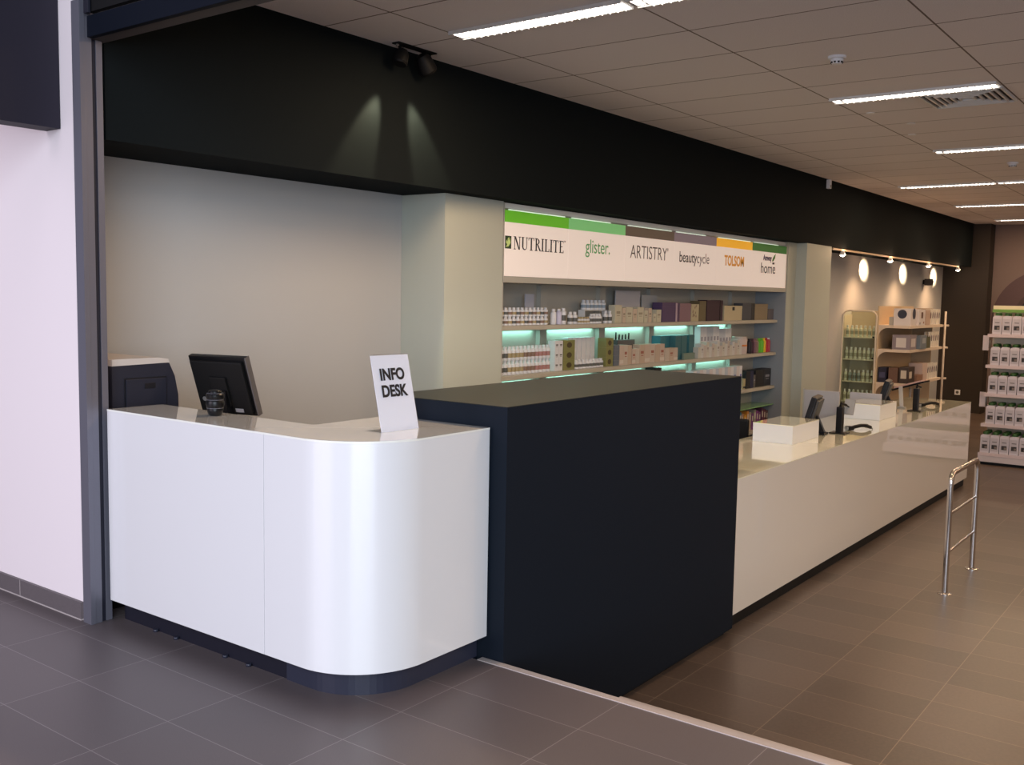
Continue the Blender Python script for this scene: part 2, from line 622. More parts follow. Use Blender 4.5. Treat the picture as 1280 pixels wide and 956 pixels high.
# INFO DESK table sign
a0 = Vector((-2.823, 2.890, 1.030))
a1 = Vector((-2.813, 3.103, 1.030))
u = (a1 - a0)
Wd = u.length
u.normalize()
nrm = Vector((u.y, -u.x, 0))      # towards +X (public side)
tilt = math.radians(13)
up = (Vector((0, 0, 1)) * math.cos(tilt) - nrm * math.sin(tilt))
nn = u.cross(up).normalized()
if nn.dot(nrm) < 0:
    nn = -nn
t = thing('info_sign', 'white INFO DESK table sign in a leaning clear acrylic holder', 'sign', tuple(a0))
bas = Matrix((u, up, nn)).transposed().to_4x4()
Hs = 0.320
b = MB(); b.box(0, Wd, 0, Hs, -0.001, 0.0015, M['paper']); b.xf(bas); b.build('paper_sheet', t)
b = MB()
b.box(-0.002, Wd + 0.002, 0, Hs + 0.003, 0.002, 0.0035, M['glass'])
b.box(-0.002, Wd + 0.002, 0, Hs + 0.003, -0.0035, -0.002, M['glass'])
b.box(-0.002, Wd + 0.002, Hs + 0.003, Hs + 0.0045, -0.0035, 0.0035, M['grey_plastic'])
b.xf(bas)
for e in (0,):
    b.prism([(0.0, 0.0), (-0.085, 0.0), (-0.085, 0.003), (0.0, 0.003)], 0.0, Wd, M['glass'], axis='Y')
b.build('acrylic_holder', t, label='clear acrylic holder with a foot')
text_obj('INFO', 'lettering', M['ink'], t, 0.138, 0.052, bas @ Matrix.Translation((0.036, 0.213, 0.0045)), 0.0004, bold=0.035)
text_obj('DESK', 'lettering', M['ink'], t, 0.146, 0.052, bas @ Matrix.Translation((0.034, 0.143, 0.0045)), 0.0004, bold=0.035)

# black ribbed customer display / cup on the desk top
t = thing('pen_cup', 'small black ribbed cylinder standing on the desk top before the screen', 'cup', (-3.762, 2.772, 1.030))
b = MB()
prof = [(0.0, 0.0), (0.026, 0.0), (0.031, 0.006), (0.036, 0.022), (0.037, 0.03), (0.036, 0.034), (0.038, 0.040), (0.041, 0.050), (0.041, 0.066), (0.037, 0.072), (0.038, 0.078), (0.041, 0.084), (0.041, 0.096), (0.036, 0.102), (0.030, 0.106), (0.030, 0.112), (0.026, 0.117), (0.0, 0.118)]
b.lathe(prof, M['black'], 28)
b.build('cup_body', t)
b = MB()
for z, r in ((0.036, 0.0368), (0.074, 0.0378), (0.103, 0.0352)):
    b.tube([(r * math.cos(i * math.pi / 14), r * math.sin(i * math.pi / 14), z) for i in range(29)], 0.0014, cm(0.12, 0.12, 0.14, 0.3), 6)
b.build('ring_band', t)

# POS monitor on the staff side of the info desk, seen from behind
t = thing('desk_monitor', 'black monitor on the info desk seen from behind, tilted back', 'monitor', (-4.17, 3.13, 0.751), math.radians(14))
tl = Matrix.Translation((0, 0, 0.37)) @ Matrix.Rotation(math.radians(20), 4, 'X')
b = MB()
b.box(-0.175, 0.175, -0.012, 0.018, -0.16, 0.16, M['black'], 0.006)
b.box(-0.16, 0.16, -0.030, -0.010, -0.145, 0.140, M['black_soft'], 0.008)
b.box(-0.05, 0.05, -0.045, -0.028, -0.10, 0.06, M['black_soft'], 0.005)
b.xf(tl); b.build('housing', t)
b = MB(); b.box(-0.16, 0.16, 0.0182, 0.0195, -0.14, 0.145, M['screen']); b.xf(tl); b.build('screen', t)
b = MB(); b.box(0.1752, 0.182, -0.014, 0.020, -0.16, 0.16, cm(0.10, 0.09, 0.09), 0.002); b.xf(tl); b.build('bezel_edge', t, label='grey bezel edge')
b = MB(); b.tube([(-0.12, -0.031, -0.07), (-0.12, -0.034, -0.07)], 0.012, M['led_blue'], 16); b.xf(tl); b.build('round_badge', t)
b = MB(); b.box(0.06, 0.11, -0.0315, -0.030, -0.135, -0.115, M['sticker']); b.xf(tl); b.build('sticker', t)
b = MB(); b.prism([(0.00, 0.0), (0.16, 0.0), (0.14, 0.03), (0.03, 0.25), (-0.02, 0.36), (-0.05, 0.34)], -0.045, 0.045, M['black'], axis='X'); b.build('stand', t)
b = MB(); b.box(-0.15, 0.12, -0.06, 0.16, 0.0, 0.02, M['black'], 0.006); b.build('base', t)

# printer on its cabinet
t = thing('printer_cabinet', 'pale cabinet under the printer in the left corner behind the desk', 'cabinet', (-4.67, 2.87, 0))
b = MB(); b.box(-0.22, 0.22, -0.21, 0.21, 0.05, 0.858, M['white2'], 0.003); b.box(-0.20, 0.20, -0.19, 0.19, 0, 0.05, M['black']); b.build('body', t)
for z in (0.09, 0.47):
    b = MB(); b.box(0.221, 0.236, -0.20, 0.20, z, z + 0.36, M['white2'], 0.002); f_ = b.build('door', t)
    b = MB(); b.tube([(0.245, -0.05, z + 0.33), (0.245, 0.05, z + 0.33)], 0.004, M['steel'], 8); b.build('handle', f_)
# note: worktop starts beside the cabinet
t = thing('laser_printer', 'slate blue office laser printer with a pale lid by the shutter rail', 'printer', (-4.64, 2.86, 0.859))
b = MB()
b.prism([(-0.20, 0), (0.150, 0), (0.172, 0.03), (0.170, 0.20), (0.150, 0.30), (0.118, 0.368), (-0.20, 0.362)], -0.23, 0.222, M['printer'], axis='X')
b.build('body', t)
b = MB(); b.box(0.2235, 0.232, -0.13, 0.095, 0.07, 0.295, M['printer'], 0.004); b.build('paper_tray', t)
b = MB(); b.box(0.2325, 0.235, -0.03, 0.03, 0.245, 0.272, M['printer_dark'], 0.002); b.build('grip', t)
b = MB()
b.box(0.2225, 0.2235, -0.136, 0.101, 0.064, 0.301, M['printer_dark']); b.build('panel_gap', t)
b = MB(); b.prism([(-0.20, 0.3635), (0.119, 0.3695), (0.112, 0.388), (0.05, 0.398), (-0.20, 0.396)], -0.232, 0.224, M['printer_lid'], axis='X'); b.build('scanner_lid', t, label='pale beige lid')
for y in (-0.07, 0.0):
    b = MB(); b.lathe([(0, 0), (0.022, 0.0), (0.018, 0.006), (0, 0.008)], M['printer_dark'], 16)
    b.xf(Matrix.Translation((0.232, y, 0.115)) @ Matrix.Rotation(math.pi / 2, 4, 'Y')); b.build('knob', t)

# ================================================================== ANTHRACITE BLOCK
t = thing('anthracite_block', 'large dark anthracite counter block between the info desk and the long counter', 'counter', (-2.89, 4.55, FZ))
b = MB(); b.box(-0.37, 0.370, -1.208, 1.208, 0.035, 1.642, M['anthracite'], 0.0015); b.build('body', t)
b = MB(); b.box(-0.370, 0.370, -1.208, 1.208, 1.6422, 1.645, M['anthracite_lit_top'], 0.0015); b.build('top', t)
b = MB(); b.box(-0.33, 0.335, -1.17, 1.16, 0, 0.035, M['black_soft']); b.build('plinth', t)

# ================================================================== LONG COUNTER
CX = -2.562
t = thing('service_counter', 'long glossy white service counter with glass top and black plinth', 'counter', (CX, 9.08, FZ))
L0, L1 = -3.32, 3.30
b = MB(); b.box(-0.02, 0, L0, L1, 0.085, 0.972, M['gloss_counter'], 0.0008); b.build('front_panel', t)
b = MB(); b.box(-0.735, -0.0205, L1 - 0.02, L1, 0.070, 0.972, M['gloss_counter']); b.build('end_panel', t)
b = MB(); b.box(-0.735, 0.001, L0, L1, 0.9725, 0.980, M['counter_top'], 0.0005); b.build('counter_top', t)
b = MB(); b.box(-0.735, -0.0205, L0 + 0.02, L1 - 0.021, 0.93, 0.972, M['white2']); b.build('top_rail', t)
b = MB(); b.box(-0.71, -0.022, L0 + 0.01, L1 - 0.05, 0, 0.0695, M['black_soft'])
b.box(-0.69, -0.0215, L0 + 0.021, L1 - 0.051, 0.01, 0.0699, M['black_soft']); b.build('plinth', t)
for k in range(7):
    y = L0 + 0.3 + k * 1.05
    if k != 3:
        b = MB(); b.box(-0.735, -0.0205, y - 0.01, y + 0.01, 0.0700, 0.9295, M['white2']); b.build('divider', t)
for y0, y1 in ((L0 + 0.5, L0 + 2.0), (L0 + 3.2, L0 + 4.6)):
    b = MB(); b.box(-0.72, -0.70, y0, y1, 0.45, 0.9295, M['white2'], 0.002); d_ = b.build('drawer_front', t)
    b = MB(); b.box(-0.735, -0.72, (y0 + y1) / 2 - 0.08, (y0 + y1) / 2 + 0.08, 0.85, 0.862, M['steel'], 0.002); b.build('handle', d_)

CT = FZ + 0.9805
for i, (x0, x1, y0, y1, lab) in enumerate((
        (-3.185, -2.852, 7.538, 8.13, 'white box riser on the counter nearest the dark block'),
        (-3.150, -2.807, 9.677, 10.22, 'white box riser on the counter behind the scanner'))):
    h = 0.150
    t = thing('counter_riser', lab, 'box', ((x0 + x1) / 2, (y0 + y1) / 2, CT), 0, None)
    w, d = (x1 - x0) / 2, (y1 - y0) / 2
    b = MB(); b.box(-w, w, -d, d, 0.0, h - 0.006, M['white'], 0.002); b.build('body', t)
    b = MB(); b.box(-w, w, -d, d, h - 0.006, h, M['counter_top'], 0.001); b.build('glass_lid', t, label='glass lid')


def pos_monitor(lab, x, y):
    t = thing('till_monitor', lab, 'monitor', (x, y, CT), math.radians(-80))
    tl = Matrix.Translation((0, 0.0, 0.185)) @ Matrix.Rotation(math.radians(-16), 4, 'X')
    b = MB(); b.box(-0.155, 0.155, -0.022, 0.026, -0.14, 0.145, M['black'], 0.008); b.xf(tl); b.build('housing', t)
    b = MB(); b.box(-0.135, 0.135, -0.0235, -0.0222, -0.11, 0.115, M['screen']); b.xf(tl); b.build('screen', t)
    b = MB(); b.box(-0.14, 0.14, 0.0262, 0.048, -0.10, 0.125, cm(0.035, 0.032, 0.03), 0.008); b.xf(tl); b.build('rear_cover', t, label='charcoal rear cover')
    b = MB(); b.prism([(0.02, 0.0), (0.12, 0.0), (0.115, 0.02), (0.05, 0.16), (0.02, 0.15)], -0.03, 0.03, M['black'], axis='X'); b.build('stand', t)
    b = MB(); b.box(-0.09, 0.09, -0.05, 0.13, 0.0, 0.012, M['black'], 0.004); b.build('base', t)
    return t


def pole_display(lab, x, y, hh, face):
    t = thing('card_terminal_pole', lab, 'stand', (x, y, CT))
    b = MB(); b.box(-0.026, 0.026, -0.03, 0.03, 0, hh - 0.04, M['black'], 0.006); b.build('pole', t)
    b = MB(); b.box(-0.07, 0.07, -0.07, 0.07, 0.0, 0.010, M['black'], 0.003); b.build('base', t)
    b = MB(); b.tube([(0, 0, hh - 0.045), (0.0, 0.02, hh - 0.01), (0.02, 0.08, hh - 0.03)], 0.012, M['black'], 10); b.build('arm', t)
    if face:
        b = MB(); b.box(-0.045, 0.045, -0.010, 0.010, -0.07, 0.07, M['grey_plastic'], 0.004)
        b.xf(Matrix.Translation((0.03, 0.14, hh - 0.05)) @ Matrix.Rotation(math.radians(-25), 4, 'X')); b.build('display_panel', t, label='grey display panel')
        b = MB(); b.tube([(0.02, 0.08, hh - 0.03), (0.03, 0.135, hh - 0.05)], 0.006, M['black'], 8); b.build('bracket', t)
    return t


def handset(lab, x, y, rz):
    t = thing('barcode_scanner', lab, 'scanner', (x, y, CT), rz)
    t.scale = (0.95, 0.95, 0.95)
    b = MB()
    b.tube([(-0.11, 0, 0.020), (-0.06, 0, 0.032), (0.0, 0, 0.042), (0.06, 0, 0.040), (0.11, 0, 0.022)], 0.017, M['black'], 12)
    b.build('handle', t)
    b = MB(); b.box(-0.155, -0.095, -0.033, 0.033, 0.002, 0.040, M['black'], 0.010); b.build('scanner_head', t)
    b = MB(); b.box(-0.165, -0.154, -0.026, 0.026, 0.008, 0.034, M['grey_plastic'], 0.003); b.build('window', t)
    b = MB(); b.tube([(0.11, 0, 0.020), (0.15, 0.02, 0.006), (0.19, 0.08, 0.004), (0.18, 0.17, 0.004)], 0.003, M['black'], 6); b.build('cable', t)
    return t


pos_monitor('black monitor on the counter beside the nearer white box riser', -2.985, 8.32)
pole_display('black pole with grey customer display beside the nearer monitor', -2.80, 8.50, 0.27, True)
handset('black handheld scanner lying before the farther white box riser', -2.73, 8.86, math.radians(55))
pos_monitor('black monitor on the counter beyond the farther white box riser', -3.05, 10.62)
pole_display('black pole standing between the farther monitor and the counter end', -2.78, 10.84, 0.28, False)
handset('black handheld scanner near the far end of the counter', -2.78, 11.45, math.radians(55))
# white upright strip and slanted card near the far end
t = thing('card_holder', 'thin slanted pale card on the counter beside the farther pole', 'card', (-2.98, 11.05, CT))
b = MB(); b.box(-0.02, 0.02, -0.004, 0.004, 0.012, 0.25, M['printer_lid']); b.xf(Matrix.Rotation(math.radians(18), 4, 'X')); b.build('card', t)
b = MB(); b.box(-0.04, 0.04, -0.03, 0.03, 0, 0.012, M['grey_plastic'], 0.003); b.build('foot', t)
t = thing('partition_screen', 'pale grey low partition screen behind the counter', 'partition', (-3.52, 10.02, FZ))
b = MB(); b.box(-0.155, 0.205, -0.015, 0.015, 0.02, 1.20, cm(0.45, 0.42, 0.42), 0.002); b.build('panel', t)
b = MB(); b.box(-0.17, -0.155, -0.02, 0.02, 0.02, 1.21, M['white2'], 0.002); b.box(-0.16, -0.12, -0.12, 0.12, 0, 0.02, M['white2'], 0.002); b.box(0.10, 0.14, -0.12, 0.12, 0, 0.02, M['white2'], 0.002); b.build('frame', t)
t = thing('sneeze_screen', 'low grey screen standing on the counter behind the farther white riser', 'screen', (-3.02, 10.27, CT))
b = MB(); b.box(-0.27, 0.05, -0.006, 0.006, 0.012, 0.205, cm(0.45, 0.42, 0.42), 0.001); b.build('panel', t)
b = MB(); b.box(-0.25, -0.20, -0.04, 0.04, 0, 0.012, M['steel'], 0.001); b.box(0.0, 0.04, -0.04, 0.04, 0, 0.012, M['steel'], 0.001); b.build('foot', t)

# staff chair glimpsed behind the block
t = thing('office_chair', 'dark office chair behind the counter, just past the dark block', 'chair', (-3.82, 8.50, FZ), math.radians(190))
b = MB(); b.box(-0.24, 0.24, -0.23, 0.23, 0.46, 0.53, M['black_soft'], 0.02); b.build('seat', t)
b = MB(); b.box(-0.23, 0.23, 0.20, 0.25, 0.62, 1.05, M['black_soft'], 0.02); b.build('backrest', t)
b = MB(); b.tube([(0, 0.1, 0.46), (0, 0.27, 0.50), (0, 0.28, 0.8)], 0.018, M['black'], 10); b.build('back_bar', t)
for s_ in (-1, 1):
    b = MB(); b.tube([(s_ * 0.25, 0.12, 0.50), (s_ * 0.29, 0.12, 0.60), (s_ * 0.29, 0.12, 0.70)], 0.014, M['black'], 8); b.box(s_ * 0.29 - 0.03, s_ * 0.29 + 0.03, -0.13, 0.17, 0.70, 0.73, M['black'], 0.01); b.build('armrest', t)
b = MB(); b.tube([(0, 0, 0.08), (0, 0, 0.46)], 0.028, M['black'], 12); b.build('gas_lift', t)
for k in range(5):
    a = k * 2 * math.pi / 5
    b = MB(); b.tube([(0, 0, 0.10), (0.27 * math.cos(a), 0.27 * math.sin(a), 0.065)], 0.018, M['black'], 8); l_ = b.build('leg', t)
    b = MB(); b.tube([(0.27 * math.cos(a) - 0.015, 0.27 * math.sin(a), 0.028), (0.27 * math.cos(a) + 0.015, 0.27 * math.sin(a), 0.028)], 0.028, M['black'], 12); b.build('castor', l_)

# ================================================================== BARRIER RAIL
t = thing('barrier_rail', 'polished steel barrier rail with two posts and two cross bars', 'railing', (-1.67, 8.0, FZ))
b = MB()
pts = [(0, -0.43, 0.005), (0, -0.43, 0.815)]
for i in range(1, 9):
    a = math.pi - (math.pi / 2) * i / 8
    pts.append((0, -0.355 + 0.075 * math.cos(a), 0.815 + 0.075 * math.sin(a)))
for i in range(0, 9):
    a = math.pi / 2 - (math.pi / 2) * i / 8
    pts.append((0, 0.36 + 0.075 * math.cos(a), 0.815 + 0.075 * math.sin(a)))
pts.append((0, 0.435, 0.005))
b.tube(pts, 0.0205, M['steel'], 18)
b.build('frame', t)
for z in (0.305, 0.590):
    b = MB(); b.tube([(0, -0.412, z), (0, 0.417, z)], 0.010, M['steel'], 12); b.build('cross_bar', t)
for y in (-0.43, 0.435):
    b = MB(); b.lathe([(0, 0), (0.05, 0), (0.05, 0.006), (0.03, 0.009), (0.021, 0.014), (0.021, 0.02), (0, 0.02)], M['steel'], 28, cy=y); b.build('foot_flange', t)

# ================================================================== PRODUCT NICHE
BX = -4.905
t = thing('wall_display', 'built-in white wall shelving with teal lights under the shelves', 'shelving', (0, 0, 0))
b = MB()
b.box(BX, -4.885, 5.878, 11.498, FZ + 0.05, 2.29, M['white2'])
b.build('back_panel', t)
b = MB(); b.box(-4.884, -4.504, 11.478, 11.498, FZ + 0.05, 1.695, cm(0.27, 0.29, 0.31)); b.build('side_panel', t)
b = MB(); b.box(-4.884, -4.504, 5.878, 5.893, FZ + 0.05, 1.695, M['white2']); b.build('side_panel', t)
shelf_z = (1.365, 0.975, 0.57)
for z in shelf_z:
    b = MB(); b.box(-4.884, -4.60, 5.895, 11.476, z - 0.038, z, M['white2'], 0.0015); sh = b.build('shelf', t)
    b = MB(); b.box(-4.5995, -4.594, 5.895, 11.476, z - 0.034, z - 0.004, cm(0.46, 0.42, 0.34)); b.build('price_rail', sh, label='beige price rail')
b = MB(); b.box(-4.884, -4.60, 5.895, 11.476, 0.335, 0.347, M['green_glass']); b.build('shelf', t, label='glass shelf with a green edge')
b = MB(); b.box(-4.884, -4.60, 5.895, 11.476, 0.03, 0.068, M['white2'], 0.001); b.build('shelf', t)
b = MB(); b.box(-4.90, -4.52, 5.88, 11.498, FZ, FZ + 0.049, M['black_soft']); b.build('plinth', t)
cols = [(6.86, 6.96), (7.81, 7.91), (8.76, 8.86), (9.73, 9.83), (10.70, 10.80)]
for y0, y1 in cols:
    b = MB(); b.box(-4.884, -4.84, y0, y1, 0.07, 1.69, M['white2']); b.build('upright', t)
bays = [(5.90, 6.85), (6.97, 7.80), (7.92, 8.75), (8.87, 9.72), (9.84, 10.69)]
for z in shelf_z[:2]:
    for y0, y1 in bays:
        b = MB(); b.box(-4.875, -4.855, y0 + 0.03, y1 - 0.03, z - 0.050, z - 0.0385, M['teal_glow'])
        l_ = b.build('led_strip', t, label='teal glowing light strip')
        a_ = area('shelf_light', (-4.855, (y0 + y1) / 2, z - 0.055), (-4.875, (y0 + y1) / 2, z - 0.4), 0.03, y1 - y0 - 0.1, 1.0, (0.42, 1.0, 0.86), t)
        a_.rotation_euler = (0, math.radians(10), 0)

# backlit brand header
t = thing('lightbox_header', 'long backlit white header with six brand names and coloured bands', 'sign', (-4.50, 5.90, 1.745))
HL = 5.545
b = MB()
b.box(-0.38, -0.004, -0.010, HL + 0.045, -0.048, -0.002, M['white2'], 0.001)
b.box(-0.38, -0.004, -0.010, -0.001, -0.002, 0.545, M['white2'])
b.box(-0.38, -0.004, HL + 0.001, HL + 0.045, -0.002, 0.545, M['white2'])
b.box(-0.38, -0.02, -0.001, HL + 0.001, 0.505, 0.545, M['lamp_white'])
b.build('frame', t)
ys = [0.0, 0.853, 1.762, 2.685, 3.622, 4.541, HL]
bands = [mat('backlit_band', c, 0.4, emit=c, estr=0.35) for c in ((0.10, 0.42, 0.015), (0.17, 0.50, 0.18), (0.085, 0.060, 0.045), (0.17, 0.13, 0.16), (0.90, 0.45, 0.02), (0.012, 0.12, 0.015))]
FM = Matrix(((0, 0, 1, 0), (1, 0, 0, 0), (0, 1, 0, 0), (0, 0, 0, 1)))   # text plane: x->Y, y->Z, facing +X


def at_face(y, z):
    return Matrix.Translation((0.0005, y, z)) @ FM


panels = []
for i in range(6):
    b = MB(); b.box(-0.012, 0.0, ys[i] + 0.001, ys[i + 1] - 0.001, 0.0, 0.402, M['sign_face']); p = b.build('header_panel', t)
    b = MB(); b.box(-0.012, 0.0, ys[i] + 0.0005, ys[i + 1] - 0.0005, 0.4025, 0.490, bands[i]); b.build('colour_band', p)
    panels.append(p)
    b = MB(); b.box(-0.012, -0.002, ys[i] + 0.05, ys[i + 1] - 0.05 - (0.2 if i % 2 else 0.0), 0.4915, 0.4985, M['top_glow']); b.build('light_gap', p, label='thin glowing gap above the colour band')


# serif capitals drawn as strokes in a unit-high box
def serif_word(word, name, m, parent, width, height, mtx, depth=0.001):
    st, th_, sr = 0.16, 0.05, 0.10     # thick stroke, thin stroke, serif overhang
    W_ = {'N': 0.86, 'U': 0.80, 'T': 0.72, 'R': 0.74, 'I': 0.34, 'L': 0.62, 'E': 0.62}
    b = MB()
    x = 0.0

    def q(p):
        b.prism(p, 0, 1, m)

    def vbar(xa, w, serif_b=True, serif_t=True, y0=0.0):
        q([(xa, y0), (xa + w, y0), (xa + w, 1), (xa, 1)])
        if serif_b:
            q([(xa - sr, 0), (xa + w + sr, 0), (xa + w + sr, 0.05), (xa - sr, 0.05)])
        if serif_t:
            q([(xa - sr, 0.95), (xa + w + sr, 0.95), (xa + w + sr, 1), (xa - sr, 1)])
    for ch in word:
        w = W_[ch]
        a = x + sr
        e = x + w - sr
        if ch == 'I':
            vbar(x + w / 2 - st / 2, st)
        elif ch == 'L':
            vbar(a, st)
            q([(a, 0), (x + w, 0), (x + w, 0.25), (x + w - 0.05, 0.25), (x + w - 0.08, 0.06), (a, 0.06)])
        elif ch == 'E':
            vbar(a, st)
            q([(a, 0), (x + w, 0), (x + w, 0.22), (x + w - 0.05, 0.22), (x + w - 0.08, 0.06), (a, 0.06)])
            q([(a, 1), (x + w - 0.03, 1), (x + w - 0.03, 0.80), (x + w - 0.07, 0.80), (x + w - 0.1, 0.94), (a, 0.94)])
            q([(a, 0.48), (x + w - 0.14, 0.48), (x + w - 0.14, 0.54), (a, 0.54)])
        elif ch == 'T':
            vbar(x + w / 2 - st / 2, st, True, False)
            q([(x, 0.94), (x + w, 0.94), (x + w, 1), (x, 1)])
            q([(x, 0.78), (x + 0.05, 0.78), (x + 0.07, 0.96), (x, 0.96)])
            q([(x + w, 0.78), (x + w - 0.05, 0.78), (x + w - 0.07, 0.96), (x + w, 0.96)])
        elif ch == 'N':
            vbar(a, th_ + 0.02)
            vbar(e - th_, th_ + 0.02, False, True)
            q([(a - 0.02, 1), (a + 0.16, 1), (e + 0.02, 0), (e - 0.14, 0)])
        elif ch == 'U':
            q([(a, 0.3), (a + st, 0.3), (a + st, 1), (a, 1)])
            q([(e - th_, 0.3), (e + 0.02, 0.3), (e + 0.02, 1), (e - th_, 1)])
            q([(a - sr, 0.95), (a + st + sr, 0.95), (a + st + sr, 1), (a - sr, 1)])
            q([(e - th_ - sr, 0.95), (e + 0.02 + sr, 0.95), (e + 0.02 + sr, 1), (e - th_ - sr, 1)])
            cx_, ro = (a + e + 0.02) / 2, (e + 0.02 - a) / 2
            out = [(cx_ + ro * math.cos(math.pi + math.pi * k / 12), 0.3 + 0.3 * math.sin(math.pi + math.pi * k / 12)) for k in range(13)]
            inn = [(cx_ + 0.04 + (ro - 0.11) * math.cos(math.pi + math.pi * k / 12), 0.3 + 0.23 * math.sin(math.pi + math.pi * k / 12)) for k in range(13)]
            for k in range(12):
                q([out[k], out[k + 1], inn[k + 1], inn[k]])
        elif ch == 'R':
            vbar(a, st)
            cx_, cy2 = a + st, 0.75
            for k in range(12):
                t0, t1 = -math.pi / 2 + math.pi * k / 12, -math.pi / 2 + math.pi * (k + 1) / 12
                q([(cx_ + 0.34 * math.cos(t0), cy2 + 0.25 * math.sin(t0)), (cx_ + 0.34 * math.cos(t1), cy2 + 0.25 * math.sin(t1)),
                   (cx_ + 0.20 * math.cos(t1), cy2 + 0.19 * math.sin(t1)), (cx_ + 0.20 * math.cos(t0), cy2 + 0.19 * math.sin(t0))])
            q([(a + st + 0.02, 0.52), (a + st + 0.18, 0.52), (x + w + 0.06, 0.0), (x + w - 0.12, 0.0)])
        x += w + 0.10
    tw = x - 0.10
    b.xf(mtx @ Matrix.Diagonal((width / tw, height, depth, 1)))
    return b.build(name, parent)


INK = cm(0.018, 0.020, 0.022)
serif_word('NUTRILITE', 'lettering', INK, panels[0], 0.675, 0.098, at_face(0.108, 0.203))
b = MB(); b.box(0, 0.0015, 0.001, 0.078, 0.205, 0.300, cm(0.015, 0.05, 0.02))
b.build('emblem', panels[0], label='dark green square emblem with a pale leaf')
b = MB()
lf = [(0.012, 0.215), (0.045, 0.222), (0.068, 0.250), (0.060, 0.285), (0.045, 0.262), (0.050, 0.292), (0.034, 0.280), (0.030, 0.255), (0.020, 0.270), (0.012, 0.250), (0.026, 0.236)]
b.prism(lf, 0.0016, 0.0024, cm(0.62, 0.80, 0.30), axis='X')
b.build('leaf_mark', panels[0])
text_obj('glister.', 'lettering', cm(0.12, 0.42, 0.15), panels[1], 0.390, 0.150, at_face(1.112, 0.186), 0.001)
text_obj('ARTISTRY', 'lettering', cm(0.10, 0.085, 0.075), panels[2], 0.690, 0.118, at_face(1.856, 0.210), 0.001, bold=-0.008)
text_obj("'", 'lettering', cm(0.10, 0.085, 0.075), panels[2], 0.012, 0.03, at_face(2.556, 0.298), 0.001)
text_obj('beauty', 'lettering', cm(0.05, 0.045, 0.05), panels[3], 0.375, 0.135, at_face(2.805, 0.178), 0.001, bold=0.006)
text_obj('cycle', 'lettering', cm(0.16, 0.14, 0.16), panels[3], 0.275, 0.135, at_face(3.185, 0.178), 0.001, bold=-0.004)
text_obj('TOLSOM', 'lettering', cm(0.90, 0.42, 0.04), panels[4], 0.500, 0.112, at_face(3.825, 0.210), 0.001, bold=0.03)
text_obj('Amway', 'lettering', cm(0.05, 0.02, 0.10), panels[5], 0.250, 0.085, at_face(4.850, 0.285), 0.001, bold=0.035)
text_obj('home', 'lettering', cm(0.03, 0.035, 0.04), panels[5], 0.415, 0.118, at_face(4.800, 0.160), 0.001)
b = MB(); b.prism([(5.115, 0.300), (5.150, 0.305), (5.195, 0.340), (5.215, 0.392), (5.175, 0.372), (5.140, 0.345), (5.120, 0.320)], 0.0, 0.0014, cm(0.05, 0.24, 0.03), axis='X'); b.build('leaf_mark', panels[5], label='green leaf')
b = MB(); b.box(0, 0.0013, 5.125, 5.185, 0.268, 0.290, INK); b.build('underline_mark', panels[5])
text_obj('TM', 'lettering', INK, panels[0], 0.020, 0.014, at_face(0.790, 0.290), 0.0008)


# ------------------------------------------------------------------ products
def bottle_mesh(name, body, label, cap, r, h, waist=0.0, capfrac=0.22, seg=14):
    b = MB()
    hb = h * (1 - capfrac)
    prof = [(0, 0), (r * 0.92, 0), (r, h * 0.03), (r, hb * 0.26), (r, hb * 0.66), (r * 0.98, hb * 0.9), (r * 0.55, hb), (r * 0.62, hb + 0.001), (r * 0.62, h * 0.985), (r * 0.5, h), (0, h)]
    ms = [body, body, body, label, body, body, body, cap, cap, cap]
    b.lathe(prof, body, seg, mats=ms)
    return b.mesh(name)


def carton_mesh(name, d, w, h, face, mark=None, stripe=None):
    """carton with its front towards +X, base centre at origin; printed front panel"""
    b = MB()
    b.box(-d / 2, d / 2, -w / 2, w / 2, 0, h, face, min(0.002, w * 0.05))
    e = d / 2
    if mark:
        b.box(e, e + 0.0008, -w * 0.28, w * 0.28, h * 0.52, h * 0.66, mark)
        b.box(e, e + 0.0008, -w * 0.22, w * 0.22, h * 0.40, h * 0.44, mark)
    if stripe:
        b.box(e, e + 0.0006, -w * 0.48, w * 0.48, h * 0.08, h * 0.26, stripe)
    return b.mesh(name)


WHT = cm(0.66, 0.66, 0.68)
WHT2 = cm(0.55, 0.54, 0.52)
CREAM = cm(0.50, 0.47, 0.36)
BEIGE = cm(0.52, 0.42, 0.33)
labc = [cm(0.10, 0.10, 0.09), cm(0.34, 0.27, 0.14), cm(0.22, 0.14, 0.10), cm(0.36, 0.18, 0.16), cm(0.14, 0.22, 0.12)]


def place(me, name, loc, label, cat, group=None, rz=0):
    o = bpy.data.objects.new(name, me)
    C.objects.link(o)
    o.location = loc
    o.rotation_euler = (0, 0, rz)
    return tag(o, label, cat, group)


Z1, Z2, Z3, Z4 = 1.3655, 0.9755, 0.5705, 0.0685
XF = -4.64
